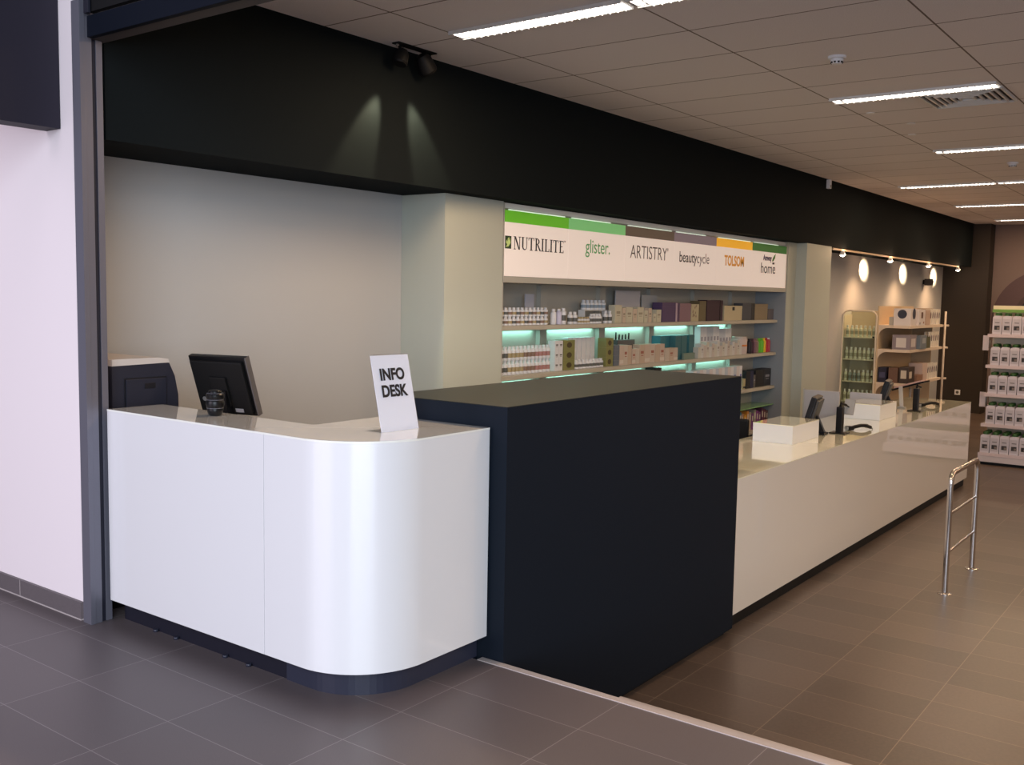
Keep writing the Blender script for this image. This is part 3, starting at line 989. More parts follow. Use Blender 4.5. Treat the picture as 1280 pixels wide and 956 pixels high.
# shelf 1: two tiers of small supplement bottles
sm = [bottle_mesh('supplement_bottle', WHT, l, WHT, 0.0215, 0.070) for l in labc[:3]]
for tier in range(2):
    for k in range(12):
        place(sm[(k * 5 + tier) % 3], 'supplement_bottle', (XF - 0.026, 6.085 + k * 0.0545, Z1 + tier * 0.0705),
              'small white supplement bottle in the two-tier row at the left end of the top shelf', 'bottle', 'small supplement bottles on the top shelf')
sm1 = sm
for i, (y, h, c) in enumerate(((6.806, 0.130, WHT), (6.886, 0.130, cm(0.55, 0.53, 0.66)), (6.955, 0.136, WHT))):
    me = bottle_mesh('lotion_bottle', c, c if i != 2 else labc[0], WHT, 0.026, h, capfrac=0.15)
    place(me, 'lotion_bottle', (XF - 0.03, y, Z1), ['white lotion bottle right of the supplement bottles, top shelf', 'lilac lotion bottle in the trio on the top shelf', 'white lotion bottle with a dark label in the trio on the top shelf'][i], 'bottle')
tall = bottle_mesh('cosmetic_bottle', WHT, labc[0], WHT, 0.025, 0.105)
for y in (7.06, 7.13):
    place(tall, 'cosmetic_bottle', (XF - 0.03, y, Z1), 'white bottle left of the small gold-labelled jars, top shelf', 'bottle', 'white bottles left of the gold jars')
jar = bottle_mesh('cream_jar', WHT, labc[1], labc[1], 0.020, 0.060, capfrac=0.3)
for k in range(4):
    place(jar, 'cream_jar', (XF - 0.03, 7.20 + 0.046 * k, Z1), 'small white jar with a gold label on the top shelf', 'jar', 'gold-labelled jars on the top shelf')
b4 = bottle_mesh('cosmetic_bottle', WHT, labc[0], WHT, 0.021, 0.087)
for k in range(4):
    place(b4, 'cosmetic_bottle', (XF - 0.03, 7.393 + 0.047 * k, Z1), 'short white bottle between the gold jars and two taller bottles', 'bottle', 'short white bottles beside the gold jars')
t2 = bottle_mesh('cosmetic_bottle', WHT, labc[0], WHT, 0.022, 0.112)
for y in (7.633, 7.709):
    place(t2, 'cosmetic_bottle', (XF - 0.03, y, Z1), 'tall white bottle just left of the cream cartons, top shelf', 'bottle', 'pair of tall white bottles by the cartons')
# display step with a raised tier of bottles
t = thing('display_step', 'clear display step behind the small jars on the top shelf', 'stand', (-4.775, 7.60, Z1))
b = MB(); b.box(-0.035, 0.035, -0.20, 0.20, 0.112, 0.118, M['white']); b.box(-0.035, 0.035, -0.20, -0.195, 0, 0.112, M['white']); b.box(-0.035, 0.035, 0.195, 0.20, 0, 0.112, M['white']); b.build('step_body', t)
r5 = bottle_mesh('cosmetic_bottle', WHT, cm(0.22, 0.28, 0.34), WHT, 0.027, 0.088)
for k in range(6):
    place(r5, 'cosmetic_bottle', (-4.775, 7.43 + 0.066 * k, Z1 + 0.1185), 'white bottle with a blue-grey label raised on the display step', 'bottle', 'raised bottles on the display step')
# cream cartons
cart = [(7.752, 7.873, 0.165, CREAM), (7.889, 7.947, 0.138, BEIGE), (7.954, 8.072, 0.145, CREAM), (8.08, 8.155, 0.130, BEIGE), (8.162, 8.284, 0.145, CREAM), (8.293, 8.363, 0.115, CREAM), (8.378, 8.441, 0.138, BEIGE), (8.470, 8.528, 0.084, CREAM), (8.537, 8.632, 0.122, CREAM)]
for i, (y0, y1, h, c) in enumerate(cart):
    me = carton_mesh('cosmetics_carton', 0.07, y1 - y0 - 0.002, h, c, mark=cm(0.28, 0.24, 0.18))
    place(me, 'cosmetics_carton', (XF - 0.035, (y0 + y1) / 2, Z1), 'cream cosmetics carton in the row between the bottles and the purple box', 'carton', 'cream cartons on the top shelf')
for i, (y0, y1, h, c, lab) in enumerate((
        (8.0, 8.465, 0.300, cm(0.48, 0.47, 0.50), 'tall pale display card standing behind the cream cartons, top shelf'),
        (8.50, 8.806, 0.262, cm(0.40, 0.41, 0.42), 'grey display card behind the cartons beside the purple box'),
        (6.565, 6.69, 0.250, cm(0.42, 0.43, 0.50), 'pale lilac display card behind the supplement bottles'))):
    t = thing('display_card', lab, 'card', (-4.79, (y0 + y1) / 2, Z1))
    b = MB(); b.box(-0.004, 0.004, -(y1 - y0) / 2, (y1 - y0) / 2, 0.004, h, c, 0.001); b.build('card', t)
    b = MB(); b.box(-0.03, 0.03, -(y1 - y0) / 2, (y1 - y0) / 2, 0, 0.004, M['white']); b.build('foot', t)


def gift_box(y0, y1, z0, h, col, lab, kind='gift_box', lidcol=None, ribbon=None, d=0.11, tilt=0.0, cat='box', xf=XF):
    w = y1 - y0 - 0.004
    t = thing(kind, lab, cat, (xf - d / 2, (y0 + y1) / 2, z0))
    lh = h * 0.22
    b = MB(); b.box(-d / 2, d / 2, -w / 2, w / 2, 0, h - lh, col, 0.002); b.build('body', t)
    b = MB(); b.box(-d / 2 - 0.001, d / 2 + 0.001, -w / 2 - 0.001, w / 2 + 0.001, h - lh, h, lidcol or col, 0.002); b.build('lid', t)
    if ribbon:
        rc, ry, rw, drop = ribbon
        b = MB(); b.box(d / 2 + 0.0012, d / 2 + 0.003, ry - rw / 2, ry + rw / 2, -drop if drop else 0.002, h - 0.004, rc); b.box(-d / 2, d / 2 + 0.003, ry - rw / 2, ry + rw / 2, h + 0.0002, h + 0.0018, rc); b.build('ribbon', t)
    return t


PUR = cm(0.075, 0.045, 0.115)
gift_box(8.647, 8.984, Z1, 0.192, PUR, 'dark purple gift box with a pale ribbon on the top shelf', ribbon=(cm(0.40, 0.30, 0.36), 0.13, 0.035, 0))
gift_box(9.019, 9.268, Z1, 0.186, cm(0.22, 0.13, 0.16), 'dusty pink gift box beside the purple one on the top shelf')
t = gift_box(9.278, 9.453, Z1, 0.178, cm(0.45, 0.40, 0.26), 'cream gift box with leaf pattern, right of the pink box')
b = MB()
for k in range(9):
    yy, zz = random.uniform(-0.06, 0.06), random.uniform(0.03, 0.15)
    b.prism([(yy, zz), (yy + 0.012, zz + 0.012), (yy + 0.004, zz + 0.03), (yy - 0.010, zz + 0.014)], 0.0562, 0.0572, cm(0.22, 0.14, 0.10), axis='X')
b.build('leaf_print', t)
gift_box(9.463, 9.622, Z1, 0.212, cm(0.13, 0.105, 0.055), 'olive gold gift box between the cream and maroon boxes, top shelf')
gift_box(9.639, 10.034, Z1, 0.222, cm(0.035, 0.014, 0.028), 'dark maroon gift bag with a black ribbon hanging over the shelf edge', ribbon=(cm(0.01, 0.008, 0.010), 0.13, 0.022, 0.0))
t = gift_box(10.07, 10.547, Z1, 0.164, cm(0.50, 0.43, 0.28), 'large cream gift box with a dark emblem on the top shelf')
b = MB(); b.box(0.0562, 0.0574, -0.03, 0.03, 0.112, 0.150, INK, 0.0004); b.build('emblem', t)
gift_box(10.556, 10.80, Z1, 0.192, cm(0.06, 0.065, 0.08), 'dark slate box right of the large cream gift box')
gift_box(10.804, 10.90, Z1, 0.192, cm(0.03, 0.03, 0.03), 'narrow near-black box beside the tan box, top shelf')
gift_box(10.906, 11.285, Z1, 0.186, cm(0.24, 0.19, 0.12), 'tan box with rounded lid near the right end of the top shelf')
gift_box(11.30, 11.468, Z1, 0.128, cm(0.13, 0.12, 0.13), 'small grey box at the right end of the top shelf')

# shelf 2
md = [bottle_mesh('vitamin_bottle', WHT, l, WHT, 0.0225, 0.112, capfrac=0.2) for l in labc]
seqc = [0, 0, 1, 1, 1, 1, 2, 2, 2, 3, 3, 3, 3]
for tier in range(2):
    for k in range(13):
        place(md[seqc[k]], 'vitamin_bottle', (XF - 0.027, 6.092 + k * 0.0530, Z2 + tier * 0.1125),
              'white vitamin bottle with a coloured label, stacked two high on the second shelf', 'bottle', 'vitamin bottles on the second shelf')
for k, (y0, y1) in enumerate(((6.800, 6.856), (6.860, 6.916))):
    for tr in range(3):
        me = carton_mesh('vitamin_carton', 0.07, y1 - y0, 0.084, WHT, mark=labc[0])
        place(me, 'vitamin_carton', (XF - 0.035, (y0 + y1) / 2, Z2 + tr * 0.0845), 'white vitamin carton stacked three high beside the vitamin bottles', 'carton', 'white vitamin cartons stacked three high')
for nm, y0, y1 in (('left', 6.93, 7.10), ('right', 7.614, 7.739)):
    for tr in range(3):
        w = y1 - y0
        d = 0.09
        b = MB(); b.box(-d / 2, d / 2, -w / 2, w / 2, 0, 0.085, cm(0.20, 0.20, 0.07), 0.001)
        b.lathe([(0, 0), (0.030, 0.0001), (0.030, 0.0012), (0, 0.0013)], cm(0.06, 0.045, 0.02), 16)
        bm2 = b.bm
        # emblem disc turned to face the front
        vs = [v for v in bm2.verts if abs(v.co.z) < 0.0014 and (v.co.x ** 2 + v.co.y ** 2) < 0.032 ** 2]
        bmesh.ops.transform(bm2, matrix=Matrix.Translation((d / 2, 0, 0.042)) @ Matrix.Rotation(math.pi / 2, 4, 'Y') @ Matrix.Diagonal((0.8, 1.3 if nm == 'left' else 1.0, 1, 1)), verts=vs)
        place(b.mesh('olive_carton'), 'olive_carton', (XF - d / 2, (y0 + y1) / 2, Z2 + tr * 0.0855),
              ('olive green carton with a brown oval, wider stack beside the vitamin cartons' if nm == 'left' else 'olive green carton with a brown oval, narrower stack right of the white cartons'), 'carton', 'olive cartons in the %s stack' % nm)
sb = bottle_mesh('white_bottle', WHT, labc[0], WHT, 0.026, 0.078)
for k in range(8):
    place(sb, 'white_bottle', (XF - 0.03, 7.165 + 0.058 * k, Z2), 'small white bottle between the two olive carton stacks', 'bottle', 'small white bottles between the olive stacks')
wc = carton_mesh('white_carton', 0.07, 0.066, 0.088, WHT)
for tr in range(3):
    for k in range(6):
        place(wc, 'white_carton', (-4.78, 7.18 + 0.075 * k, Z2 + tr * 0.0885), 'plain white carton stacked behind the small white bottles', 'carton', 'white cartons behind the small bottles')
for tr in range(4):
    me = carton_mesh('slate_carton', 0.09, 0.090, 0.047, cm(0.12, 0.14, 0.17))
    place(me, 'slate_carton', (XF - 0.045, 7.802, Z2 + tr * 0.0475), 'flat slate grey carton stacked four high right of the olive cartons', 'carton', 'slate cartons stacked four high')
t = thing('brush_stand', 'dark brush stand with thin rods behind the beige cartons', 'stand', (-4.79, 8.16, Z2))
b = MB(); b.box(-0.04, 0.04, -0.16, 0.16, 0, 0.225, cm(0.10, 0.10, 0.10), 0.003); b.build('body', t)
for k in range(5):
    b = MB(); b.tube([(0, -0.13 + k * 0.06, 0.2255), (0, -0.13 + k * 0.06, 0.2255 + (0.07, 0.05, 0.045, 0.05, 0.06)[k])], 0.007, M['black'], 8); b.build('rod', t)
bg = [(7.856, 7.928, 0.185), (7.930, 8.002, 0.185), (8.004, 8.076, 0.180), (8.086, 8.152, 0.145), (8.155, 8.222, 0.145), (8.227, 8.325, 0.180), (8.328, 8.425, 0.180), (8.428, 8.526, 0.180), (8.535, 8.627, 0.175), (8.631, 8.723, 0.175), (8.734, 8.824, 0.128), (8.827, 8.917, 0.128), (8.920, 9.005, 0.128)]
for i, (y0, y1, h) in enumerate(bg):
    c = [cm(0.50, 0.40, 0.33), cm(0.50, 0.43, 0.36), cm(0.46, 0.36, 0.28)][i % 3]
    me = carton_mesh('beige_carton', 0.08, y1 - y0, h, c, mark=cm(0.30, 0.10, 0.07) if i % 2 else None, stripe=cm(0.58, 0.52, 0.46) if i % 3 == 0 else None)
    place(me, 'beige_carton', (XF - 0.04, (y0 + y1) / 2, Z2), 'beige carton in the long row left of the teal boxes', 'carton', 'beige cartons on the second shelf')
TEAL = cm(0.035, 0.16, 0.20)
for k in range(5):
    me = carton_mesh('teal_carton', 0.10, 0.098, 0.245, TEAL)
    place(me, 'teal_carton', (-4.79, 8.865 + 0.101 * k, Z2), 'tall teal carton standing behind the beige cartons', 'carton', 'tall teal cartons at the back of the second shelf')
for k in range(3):
    me = carton_mesh('teal_carton', 0.10, 0.120, 0.245, cm(0.04, 0.13, 0.15))
    place(me, 'teal_carton', (-4.75 + 0.0, 9.430 - 0.0 + 0.124 * (k - 1) * 0 + (k - 1) * 0.0 if k == 0 else 9.430 + 0.124 * (k - 0) - 0.124, Z2), 'dark teal carton in front of the white cartons', 'carton', 'dark teal cartons') if k == 0 else None
for k in range(2):
    me = carton_mesh('teal_carton', 0.07, 0.120, 0.245, cm(0.04, 0.13, 0.15))
    place(me, 'teal_carton', (XF - 0.065, 9.07 + 0.13 * k, Z2 + 0.0), 'dark teal carton at the front of the second shelf', 'carton', 'dark teal cartons at the shelf front')
me = carton_mesh('small_carton', 0.022, 0.25, 0.065, cm(0.16, 0.22, 0.18))
place(me, 'small_carton', (XF + 0.0, 9.245, Z2), 'small grey-green flat carton in front of the dark teal cartons', 'carton')
for k in range(17):
    w = 0.062
    h = (0.115, 0.150, 0.135, 0.165)[k % 4]
    me = carton_mesh('pale_carton', 0.07, w, h, [cm(0.52, 0.50, 0.44), WHT2, cm(0.50, 0.44, 0.40)][k % 3], mark=cm(0.30, 0.26, 0.24) if k % 2 else None)
    place(me, 'pale_carton', (XF - 0.035, 9.50 + 0.0655 * k, Z2), 'pale carton in the front row right of the teal cartons', 'carton', 'pale cartons in the front row of the second shelf')
for k in range(10):
    me = carton_mesh('white_carton', 0.07, 0.076, 0.325 - (0.03 if k > 5 else 0), [WHT, cm(0.50, 0.54, 0.60)][(k // 2) % 2], mark=cm(0.3, 0.3, 0.36))
    place(me, 'white_carton', (-4.79, 9.78 + 0.0795 * k, Z2), 'tall white carton at the back, right half of the second shelf', 'carton', 'tall white cartons at the back of the second shelf')
t = thing('cosmetic_jar', 'round white jar with an orange band on the second shelf', 'jar', (XF - 0.09, 10.70, Z2))
b = MB(); b.lathe([(0, 0), (0.085, 0), (0.09, 0.01), (0.09, 0.16), (0.085, 0.17), (0, 0.17)], cm(0.55, 0.45, 0.42), 32); b.build('body', t)
b = MB(); b.lathe([(0.0905, 0.088), (0.0915, 0.09), (0.0915, 0.106), (0.0905, 0.108)], cm(0.62, 0.20, 0.04), 32); b.build('orange_band', t, label='orange band')
b = MB(); b.lathe([(0, 0.1705), (0.086, 0.1705), (0.086, 0.196), (0.08, 0.20), (0, 0.20)], cm(0.50, 0.42, 0.38), 32); b.build('lid', t)
tubes = [(10.86, cm(0.02, 0.015, 0.02), 'black'), (10.93, cm(0.05, 0.015, 0.03), 'plum'), (11.0, cm(0.20, 0.10, 0.12), 'dusty rose'), (11.06, cm(0.24, 0.17, 0.13), 'tan'), (11.135, cm(0.10, 0.42, 0.02), 'bright green'), (11.21, cm(0.14, 0.46, 0.03), 'light green'), (11.275, cm(0.70, 0.48, 0.03), 'yellow'), (11.345, cm(0.40, 0.02, 0.04), 'red'), (11.412, cm(0.44, 0.06, 0.08), 'pale-capped red')]
for i, (y, c, nm) in enumerate(tubes):
    me = bottle_mesh('shampoo_tube', c, c, c if i < 8 else WHT, 0.030, 0.170 if i > 1 else 0.172, capfrac=0.12, seg=18)
    place(me, 'shampoo_tube', (XF - 0.035, y, Z2), '%s tube in the colourful group at the right end of the second shelf' % nm, 'tube')

# shelf 3 (mostly hidden by the block)
for k in range(16):
    me = carton_mesh('low_carton', 0.09, 0.074, 0.275, [WHT, cm(0.46, 0.52, 0.60), cm(0.6, 0.55, 0.55)][k % 3], mark=cm(0.12, 0.12, 0.35) if k % 2 else None)
    place(me, 'low_carton', (XF - 0.045, 9.41 + 0.0775 * k, Z3), 'white carton on the third shelf, just above the dark block', 'carton', 'white cartons on the third shelf')
t = gift_box(8.54, 8.67, Z3, 0.345, cm(0.012, 0.012, 0.014), 'black box just showing over the dark block on the third shelf', kind='black_box')
t = gift_box(8.75, 9.20, Z3, 0.30, cm(0.30, 0.28, 0.24), 'grey carton left of the white cartons on the third shelf', kind='grey_carton')
for k, (y0, y1, h, c, nm) in enumerate(((10.732, 10.85, 0.200, cm(0.012, 0.012, 0.016), 'black'), (10.855, 10.94, 0.200, cm(0.015, 0.02, 0.06), 'dark navy'), (10.945, 11.00, 0.150, cm(0.10, 0.09, 0.08), 'dark grey-brown'), (11.005, 11.24, 0.200, cm(0.012, 0.011, 0.012), 'wide black'), (11.245, 11.460, 0.205, cm(0.02, 0.02, 0.024), 'black silver-marked'))):
    w = y1 - y0
    me = carton_mesh('black_carton', 0.12, w, h, c, mark=cm(0.25, 0.25, 0.28) if k in (2, 4) else None)
    place(me, 'black_carton', (XF - 0.06, (y0 + y1) / 2, Z3), '%s carton in the dark group at the right end of the third shelf' % nm, 'carton')
me = carton_mesh('tan_carton', 0.05, 0.06, 0.12, cm(0.42, 0.36, 0.20), stripe=INK)
place(me, 'tan_carton', (XF - 0.03, 10.695, Z3), 'tan carton left of the black cartons on the third shelf', 'carton')
# books at the bottom
bk = [(10.62, cm(0.05, 0.20, 0.30), 'blue'), (10.68, cm(0.36, 0.20, 0.12), 'orange-brown'), (10.76, cm(0.60, 0.30, 0.03), 'orange'), (10.83, cm(0.62, 0.24, 0.03), 'deep orange'), (10.90, cm(0.36, 0.30, 0.24), 'tan'), (10.97, cm(0.16, 0.05, 0.20), 'purple'), (11.04, cm(0.30, 0.28, 0.22), 'grey'), (11.11, cm(0.22, 0.05, 0.24), 'magenta'), (11.18, cm(0.15, 0.04, 0.14), 'plum'), (11.26, cm(0.10, 0.03, 0.06), 'wine red'), (11.33, cm(0.13, 0.03, 0.05), 'maroon'), (11.40, cm(0.10, 0.05, 0.05), 'brown')]
for i, (y, c, nm) in enumerate(bk):
    t = thing('brochure_binder', '%s binder in the row on the lowest visible shelf' % nm, 'binder', (XF - 0.10, y, Z4))
    h = 0.235 - 0.02 * (i % 3)
    b = MB(); b.box(-0.095, 0.095, -0.029, 0.029, 0, h, c, 0.002); b.build('cover', t)
    b = MB(); b.box(0.0952, 0.0962, -0.016, 0.016, h * 0.55, h * 0.85, cm(0.5, 0.45, 0.4)); b.build('spine_label', t)

# ================================================================== CORNER DISPLAY UNITS IN THE RECESS
# glass cabinet, flat against the recess, facing the entrance
GY = 14.80
t = thing('glass_cabinet', 'tall glass fronted cabinet with rounded corners beside the far pillar', 'cabinet', (-4.655, GY + 0.2, FZ))
w2, H = 0.245, 1.985
b = MB()


def round_rect(x0, x1, z0, z1, r, n=6):
    p = []
    for cx_, cz_, a0 in ((x1 - r, z1 - r, 0), (x0 + r, z1 - r, math.pi / 2)):
        for i in range(n + 1):
            a = a0 + math.pi / 2 * i / n
            p.append((cx_ + r * math.cos(a), cz_ + r * math.sin(a)))
    return [(x1, z0)] + p + [(x0, z0)]


fr = round_rect(-w2, w2, 0.02, H, 0.09)
b.tube([(x, -0.20, z) for x, z in fr], 0.012, cm(0.62, 0.55, 0.44), 10)
b.build('door_frame', t)
gl = [v for v in round_rect(-w2 + 0.005, w2 - 0.005, 0.03, H - 0.005, 0.085)]
b = MB(); b.prism(gl, -0.202, -0.198, M['glass_green'], axis='Y'); b.build('glass_door', t)
for z in (0.75, 1.02, 1.29, 1.60):
    b = MB(); b.tube([(w2 - 0.03, -0.215, z), (w2 - 0.03, -0.203, z)], 0.014, M['black'], 12); b.build('hinge', t)
b = MB(); b.box(-w2, w2, 0.18, 0.20, 0.0, H, cm(0.52, 0.44, 0.32)); b.box(-w2, -w2 + 0.012, -0.18, 0.18, 0, H - 0.06, cm(0.5, 0.45, 0.36)); b.build('back_panel', t)
cab_shelves = (0.30, 0.62, 0.92, 1.25, 1.58)
for z in cab_shelves:
    b = MB(); b.box(-w2 + 0.015, w2 - 0.015, -0.17, 0.178, z, z + 0.018, cm(0.66, 0.62, 0.50), 0.002); b.build('shelf', t)
b = MB(); b.box(-w2, w2, -0.19, 0.20, 0, 0.08, M['white2']); b.build('base', t)
cb = bottle_mesh('cabinet_bottle', cm(0.60, 0.60, 0.50), cm(0.30, 0.30, 0.22), WHT, 0.026, 0.17)
cb2 = bottle_mesh('cabinet_bottle', cm(0.30, 0.36, 0.36), cm(0.12, 0.14, 0.13), WHT, 0.026, 0.16)
for zi, z in enumerate(cab_shelves):
    for k in range(7):
        if zi == 3 and k > 6:
            continue
        place(cb2 if (zi in (0, 2) and k in (1, 2, 3)) else cb, 'cabinet_bottle', (-4.655 - 0.195 + 0.065 * k, GY + 0.08, FZ + z + 0.0185),
              'small pale bottle behind the door of the glass cabinet', 'bottle', 'bottles inside the glass cabinet')

# open shelving next to it: front faces the entrance, long side faces the hall
OX0, OX1, OY0, OY1 = -4.395, -3.92, GY, 16.62
t = thing('display_shelving', 'open cream display shelving with product boxes in the far recess', 'shelving', ((OX0 + OX1) / 2, (OY0 + OY1) / 2, FZ))
hx, hy = (OX1 - OX0) / 2, (OY1 - OY0) / 2
SHM = cm(0.66, 0.54, 0.42)
b = MB()
b.box(-hx, -hx + 0.02, -hy, hy, 0.05, 2.06, cm(0.58, 0.44, 0.28))
b.build('back_panel', t)
b = MB(); b.tube([(hx + 0.03, hy + 0.02, 0), (hx + 0.03, hy + 0.02, 1.99)], 0.016, SHM, 10)
b.build('post', t)
b = MB(); b.tube([(hx - 0.1, -hy + 0.02, 0), (hx - 0.1, -hy + 0.02, 0.55)], 0.014, SHM, 10)
b.build('post', t)
osh = (0.28, 0.70, 1.36 - 0.17 + 0.04, 1.74)
osh = (0.30, 0.82, 1.29, 1.76)
osh = [0.33, 0.905, 1.395, 1.745]
for z in osh:
    b = MB()
    b.prism([(-hx + 0.021, -hy), (hx - 0.03, -hy), (hx, -hy + 0.03), (hx, hy), (-hx + 0.021, hy)], z, z + 0.04, SHM)
    b.tube([(hx - 0.01, hy + 0.02, z + 0.02), (hx + 0.07, hy + 0.08, z + 0.02)], 0.018, SHM, 10)
    sh = b.build('shelf', t)
    b = MB()   # rounded bracket in the left corner below the shelf
    p = [(-hx + 0.021, z - 0.001)]
    for i in range(9):
        a = math.pi / 2 + (math.pi / 2) * i / 8
        p.append((-hx + 0.021 + 0.13 + 0.13 * math.cos(a), z - 0.13 + 0.13 * math.sin(a) - 0.001))
    b.prism(p[:1] + p[1:], -hy + 0.005, -hy + 0.02, SHM, axis='Y')
    b.build('corner_bracket', sh)
b = MB(); b.box(-hx, hx, -hy, hy, 0, 0.05, M['black_soft']); b.build('plinth', t)
b = MB(); b.box(-hx + 0.021, hx - 0.15, hy - 0.02, hy, 0.05, 2.03, cm(0.45, 0.33, 0.2)); b.build('end_panel', t)


def ob(xc, y, lv, w, d, h, col, lab, name='product_box', marks=(), cat='box'):
    t = thing(name, lab, cat, (xc, y, FZ + osh[lv] + 0.0405))
    b = MB(); b.box(-w / 2, w / 2, -d / 2, d / 2, 0, h, col, 0.002); b.build('carton', t)
    for i, (mx, mz, mw, mh, mc, side, shape) in enumerate(marks):
        b = MB()
        if side == 'F':
            if shape == 'disc':
                b.prism([(mx + mw / 2 * math.cos(a), mz + mw / 2 * math.sin(a)) for a in [k * math.pi / 12 for k in range(24)]], -d / 2 - 0.0015, -d / 2, mc, axis='Y')
            else:
                b.box(mx - mw / 2, mx + mw / 2, -d / 2 - 0.0015, -d / 2, mz - mh / 2, mz + mh / 2, mc)
        else:
            if shape == 'disc':
                b.prism([(mx + mw / 2 * math.cos(a), mz + mw / 2 * math.sin(a)) for a in [k * math.pi / 12 for k in range(24)]], w / 2, w / 2 + 0.0015, mc, axis='X')
            else:
                b.box(w / 2, w / 2 + 0.0015, mx - mw / 2, mx + mw / 2, mz - mh / 2, mz + mh / 2, mc)
        b.build('printed_picture', t)
    return t


NAV = cm(0.03, 0.035, 0.06)
# top shelf: white boxes with dark pictures, along the hall side
ob(-4.06, 14.99, 3, 0.24, 0.30, 0.245, cm(0.66, 0.60, 0.58), 'white product box with a round dark picture on top of the open shelving', marks=((0.0, 0.165, 0.13, 0, NAV, 'F', 'disc'), (0.02, 0.17, 0.16, 0, NAV, 'S', 'disc')))
ob(-4.04, 15.37, 3, 0.24, 0.34, 0.235, cm(0.66, 0.60, 0.58), 'white product box with a small brown picture on top of the open shelving', marks=((0.0, 0.15, 0.10, 0.09, cm(0.12, 0.06, 0.04), 'S', 'box'), (-0.10, 0.03, 0.03, 0.03, INK, 'S', 'box'), (0.10, 0.04, 0.05, 0.03, cm(0.3, 0.12, 0.05), 'S', 'box')))
ob(-4.02, 15.72, 3, 0.20, 0.24, 0.225, cm(0.50, 0.36, 0.28), 'brownish product box between white boxes on the open shelving', marks=())
ob(-4.22, 14.93, 3, 0.06, 0.12, 0.12, M['white2'], 'small white carton at the left front of the open shelving top', marks=())
ob(-4.06, 15.02, 2, 0.25, 0.34, 0.215, cm(0.24, 0.20, 0.22), 'grey product box with a white appliance picture on the open shelving', marks=((0.0, 0.10, 0.14, 0.14, cm(0.6, 0.55, 0.52), 'F', 'box'), (0.0, 0.10, 0.22, 0.12, cm(0.55, 0.50, 0.48), 'S', 'box')))
ob(-4.02, 15.44, 2, 0.24, 0.36, 0.20, cm(0.16, 0.19, 0.22), 'blue-grey product box on the second tier of the open shelving', marks=((0.03, 0.12, 0.18, 0.08, cm(0.36, 0.38, 0.4), 'S', 'box'),))
ob(-4.02, 15.80, 2, 0.20, 0.24, 0.17, cm(0.10, 0.10, 0.05), 'dark olive product box on the second tier of the open shelving')
ob(-4.30, 14.96, 1, 0.115, 0.26, 0.22, cm(0.015, 0.015, 0.035), 'navy black carton at the left of the third tier', marks=((0.0, 0.11, 0.08, 0.08, cm(0.06, 0.06, 0.12), 'F', 'box'),))
ob(-4.145, 14.96, 1, 0.13, 0.26, 0.22, cm(0.14, 0.075, 0.05), 'brown carton beside the navy one on the third tier')
ob(-4.00, 15.01, 1, 0.13, 0.34, 0.235, cm(0.05, 0.035, 0.03), 'dark carton with a cream picture at the shelving corner', marks=((0.0, 0.13, 0.08, 0.12, cm(0.55, 0.48, 0.38), 'F', 'box'), (-0.05, 0.12, 0.14, 0.10, cm(0.55, 0.48, 0.38), 'S', 'box')))
ob(-4.02, 15.42, 1, 0.20, 0.34, 0.10, cm(0.26, 0.14, 0.09), 'low reddish brown carton on the third tier')
ob(-4.04, 15.76, 1, 0.20, 0.28, 0.26, cm(0.55, 0.42, 0.36), 'pinkish cream carton beside the packets on the third tier')
ob(-4.25, 14.97, 0, 0.16, 0.28, 0.30, cm(0.10, 0.10, 0.12), 'dark grey carton on the lowest tier of the open shelving')
ob(-4.06, 15.0, 0, 0.16, 0.32, 0.28, cm(0.22, 0.22, 0.25), 'mid grey carton on the lowest tier of the open shelving')
# slanted trays of white packets at the far end of each tier
pk = MB()
pk.box(-0.006, 0.006, -0.050, 0.050, 0, 0.235, cm(0.70, 0.64, 0.56), 0.001)
pk.prism([(-0.026, 0.10), (0.016, 0.09), (0.028, 0.165), (-0.004, 0.195), (-0.028, 0.16)], 0.0062, 0.0072, cm(0.07, 0.035, 0.06), axis='X')
pk = pk.mesh('hanging_packet')
for lv in (1, 2, 3):
    zt = FZ + osh[lv] + 0.0405
    for r_ in range(2):
        for k in range(5):
            o = place(pk, 'product_packet', (-3.965 - 0.06 * r_, 16.02 + 0.125 * k, zt + 0.002), 'white packet with a dark figure at the far end of the open shelving', 'packet', 'white packets at the far end of the open shelving')
t = thing('wall_camera', 'small dark camera box on the wall in the far recess', 'camera', (-4.908, 19.2, 1.98))
b = MB(); b.box(0, 0.03, -0.04, 0.04, -0.04, 0.04, M['black'], 0.004); b.build('mount', t)
b = MB(); b.box(0.03, 0.16, -0.06, 0.06, -0.06, 0.06, cm(0.05, 0.04, 0.035), 0.01); b.build('housing', t)
b = MB(); b.tube([(0.16, 0, 0), (0.17, 0, 0)], 0.035, M['black'], 16); b.build('lens', t)
t = thing('brochure_stand', 'slanted tray of pink brochures beyond the counter end', 'stand', (-3.75, 14.30, FZ))
b = MB(); b.tube([(0, 0, 0.02), (0, 0, 0.93)], 0.02, M['steel'], 10); b.box(-0.15, 0.15, -0.15, 0.15, 0, 0.02, M['steel'], 0.003); b.build('pole', t)
b = MB(); b.box(-0.22, 0.22, -0.16, 0.16, -0.012, 0.012, M['black'], 0.003); b.xf(Matrix.Translation((0, 0, 0.97)) @ Matrix.Rotation(math.radians(-18), 4, 'Y')); b.build('tray', t)
b = MB(); b.box(-0.19, 0.19, -0.14, 0.14, 0.0125, 0.035, cm(0.55, 0.36, 0.33), 0.002); b.xf(Matrix.Translation((0, 0, 0.97)) @ Matrix.Rotation(math.radians(-18), 4, 'Y')); b.build('brochures', t)

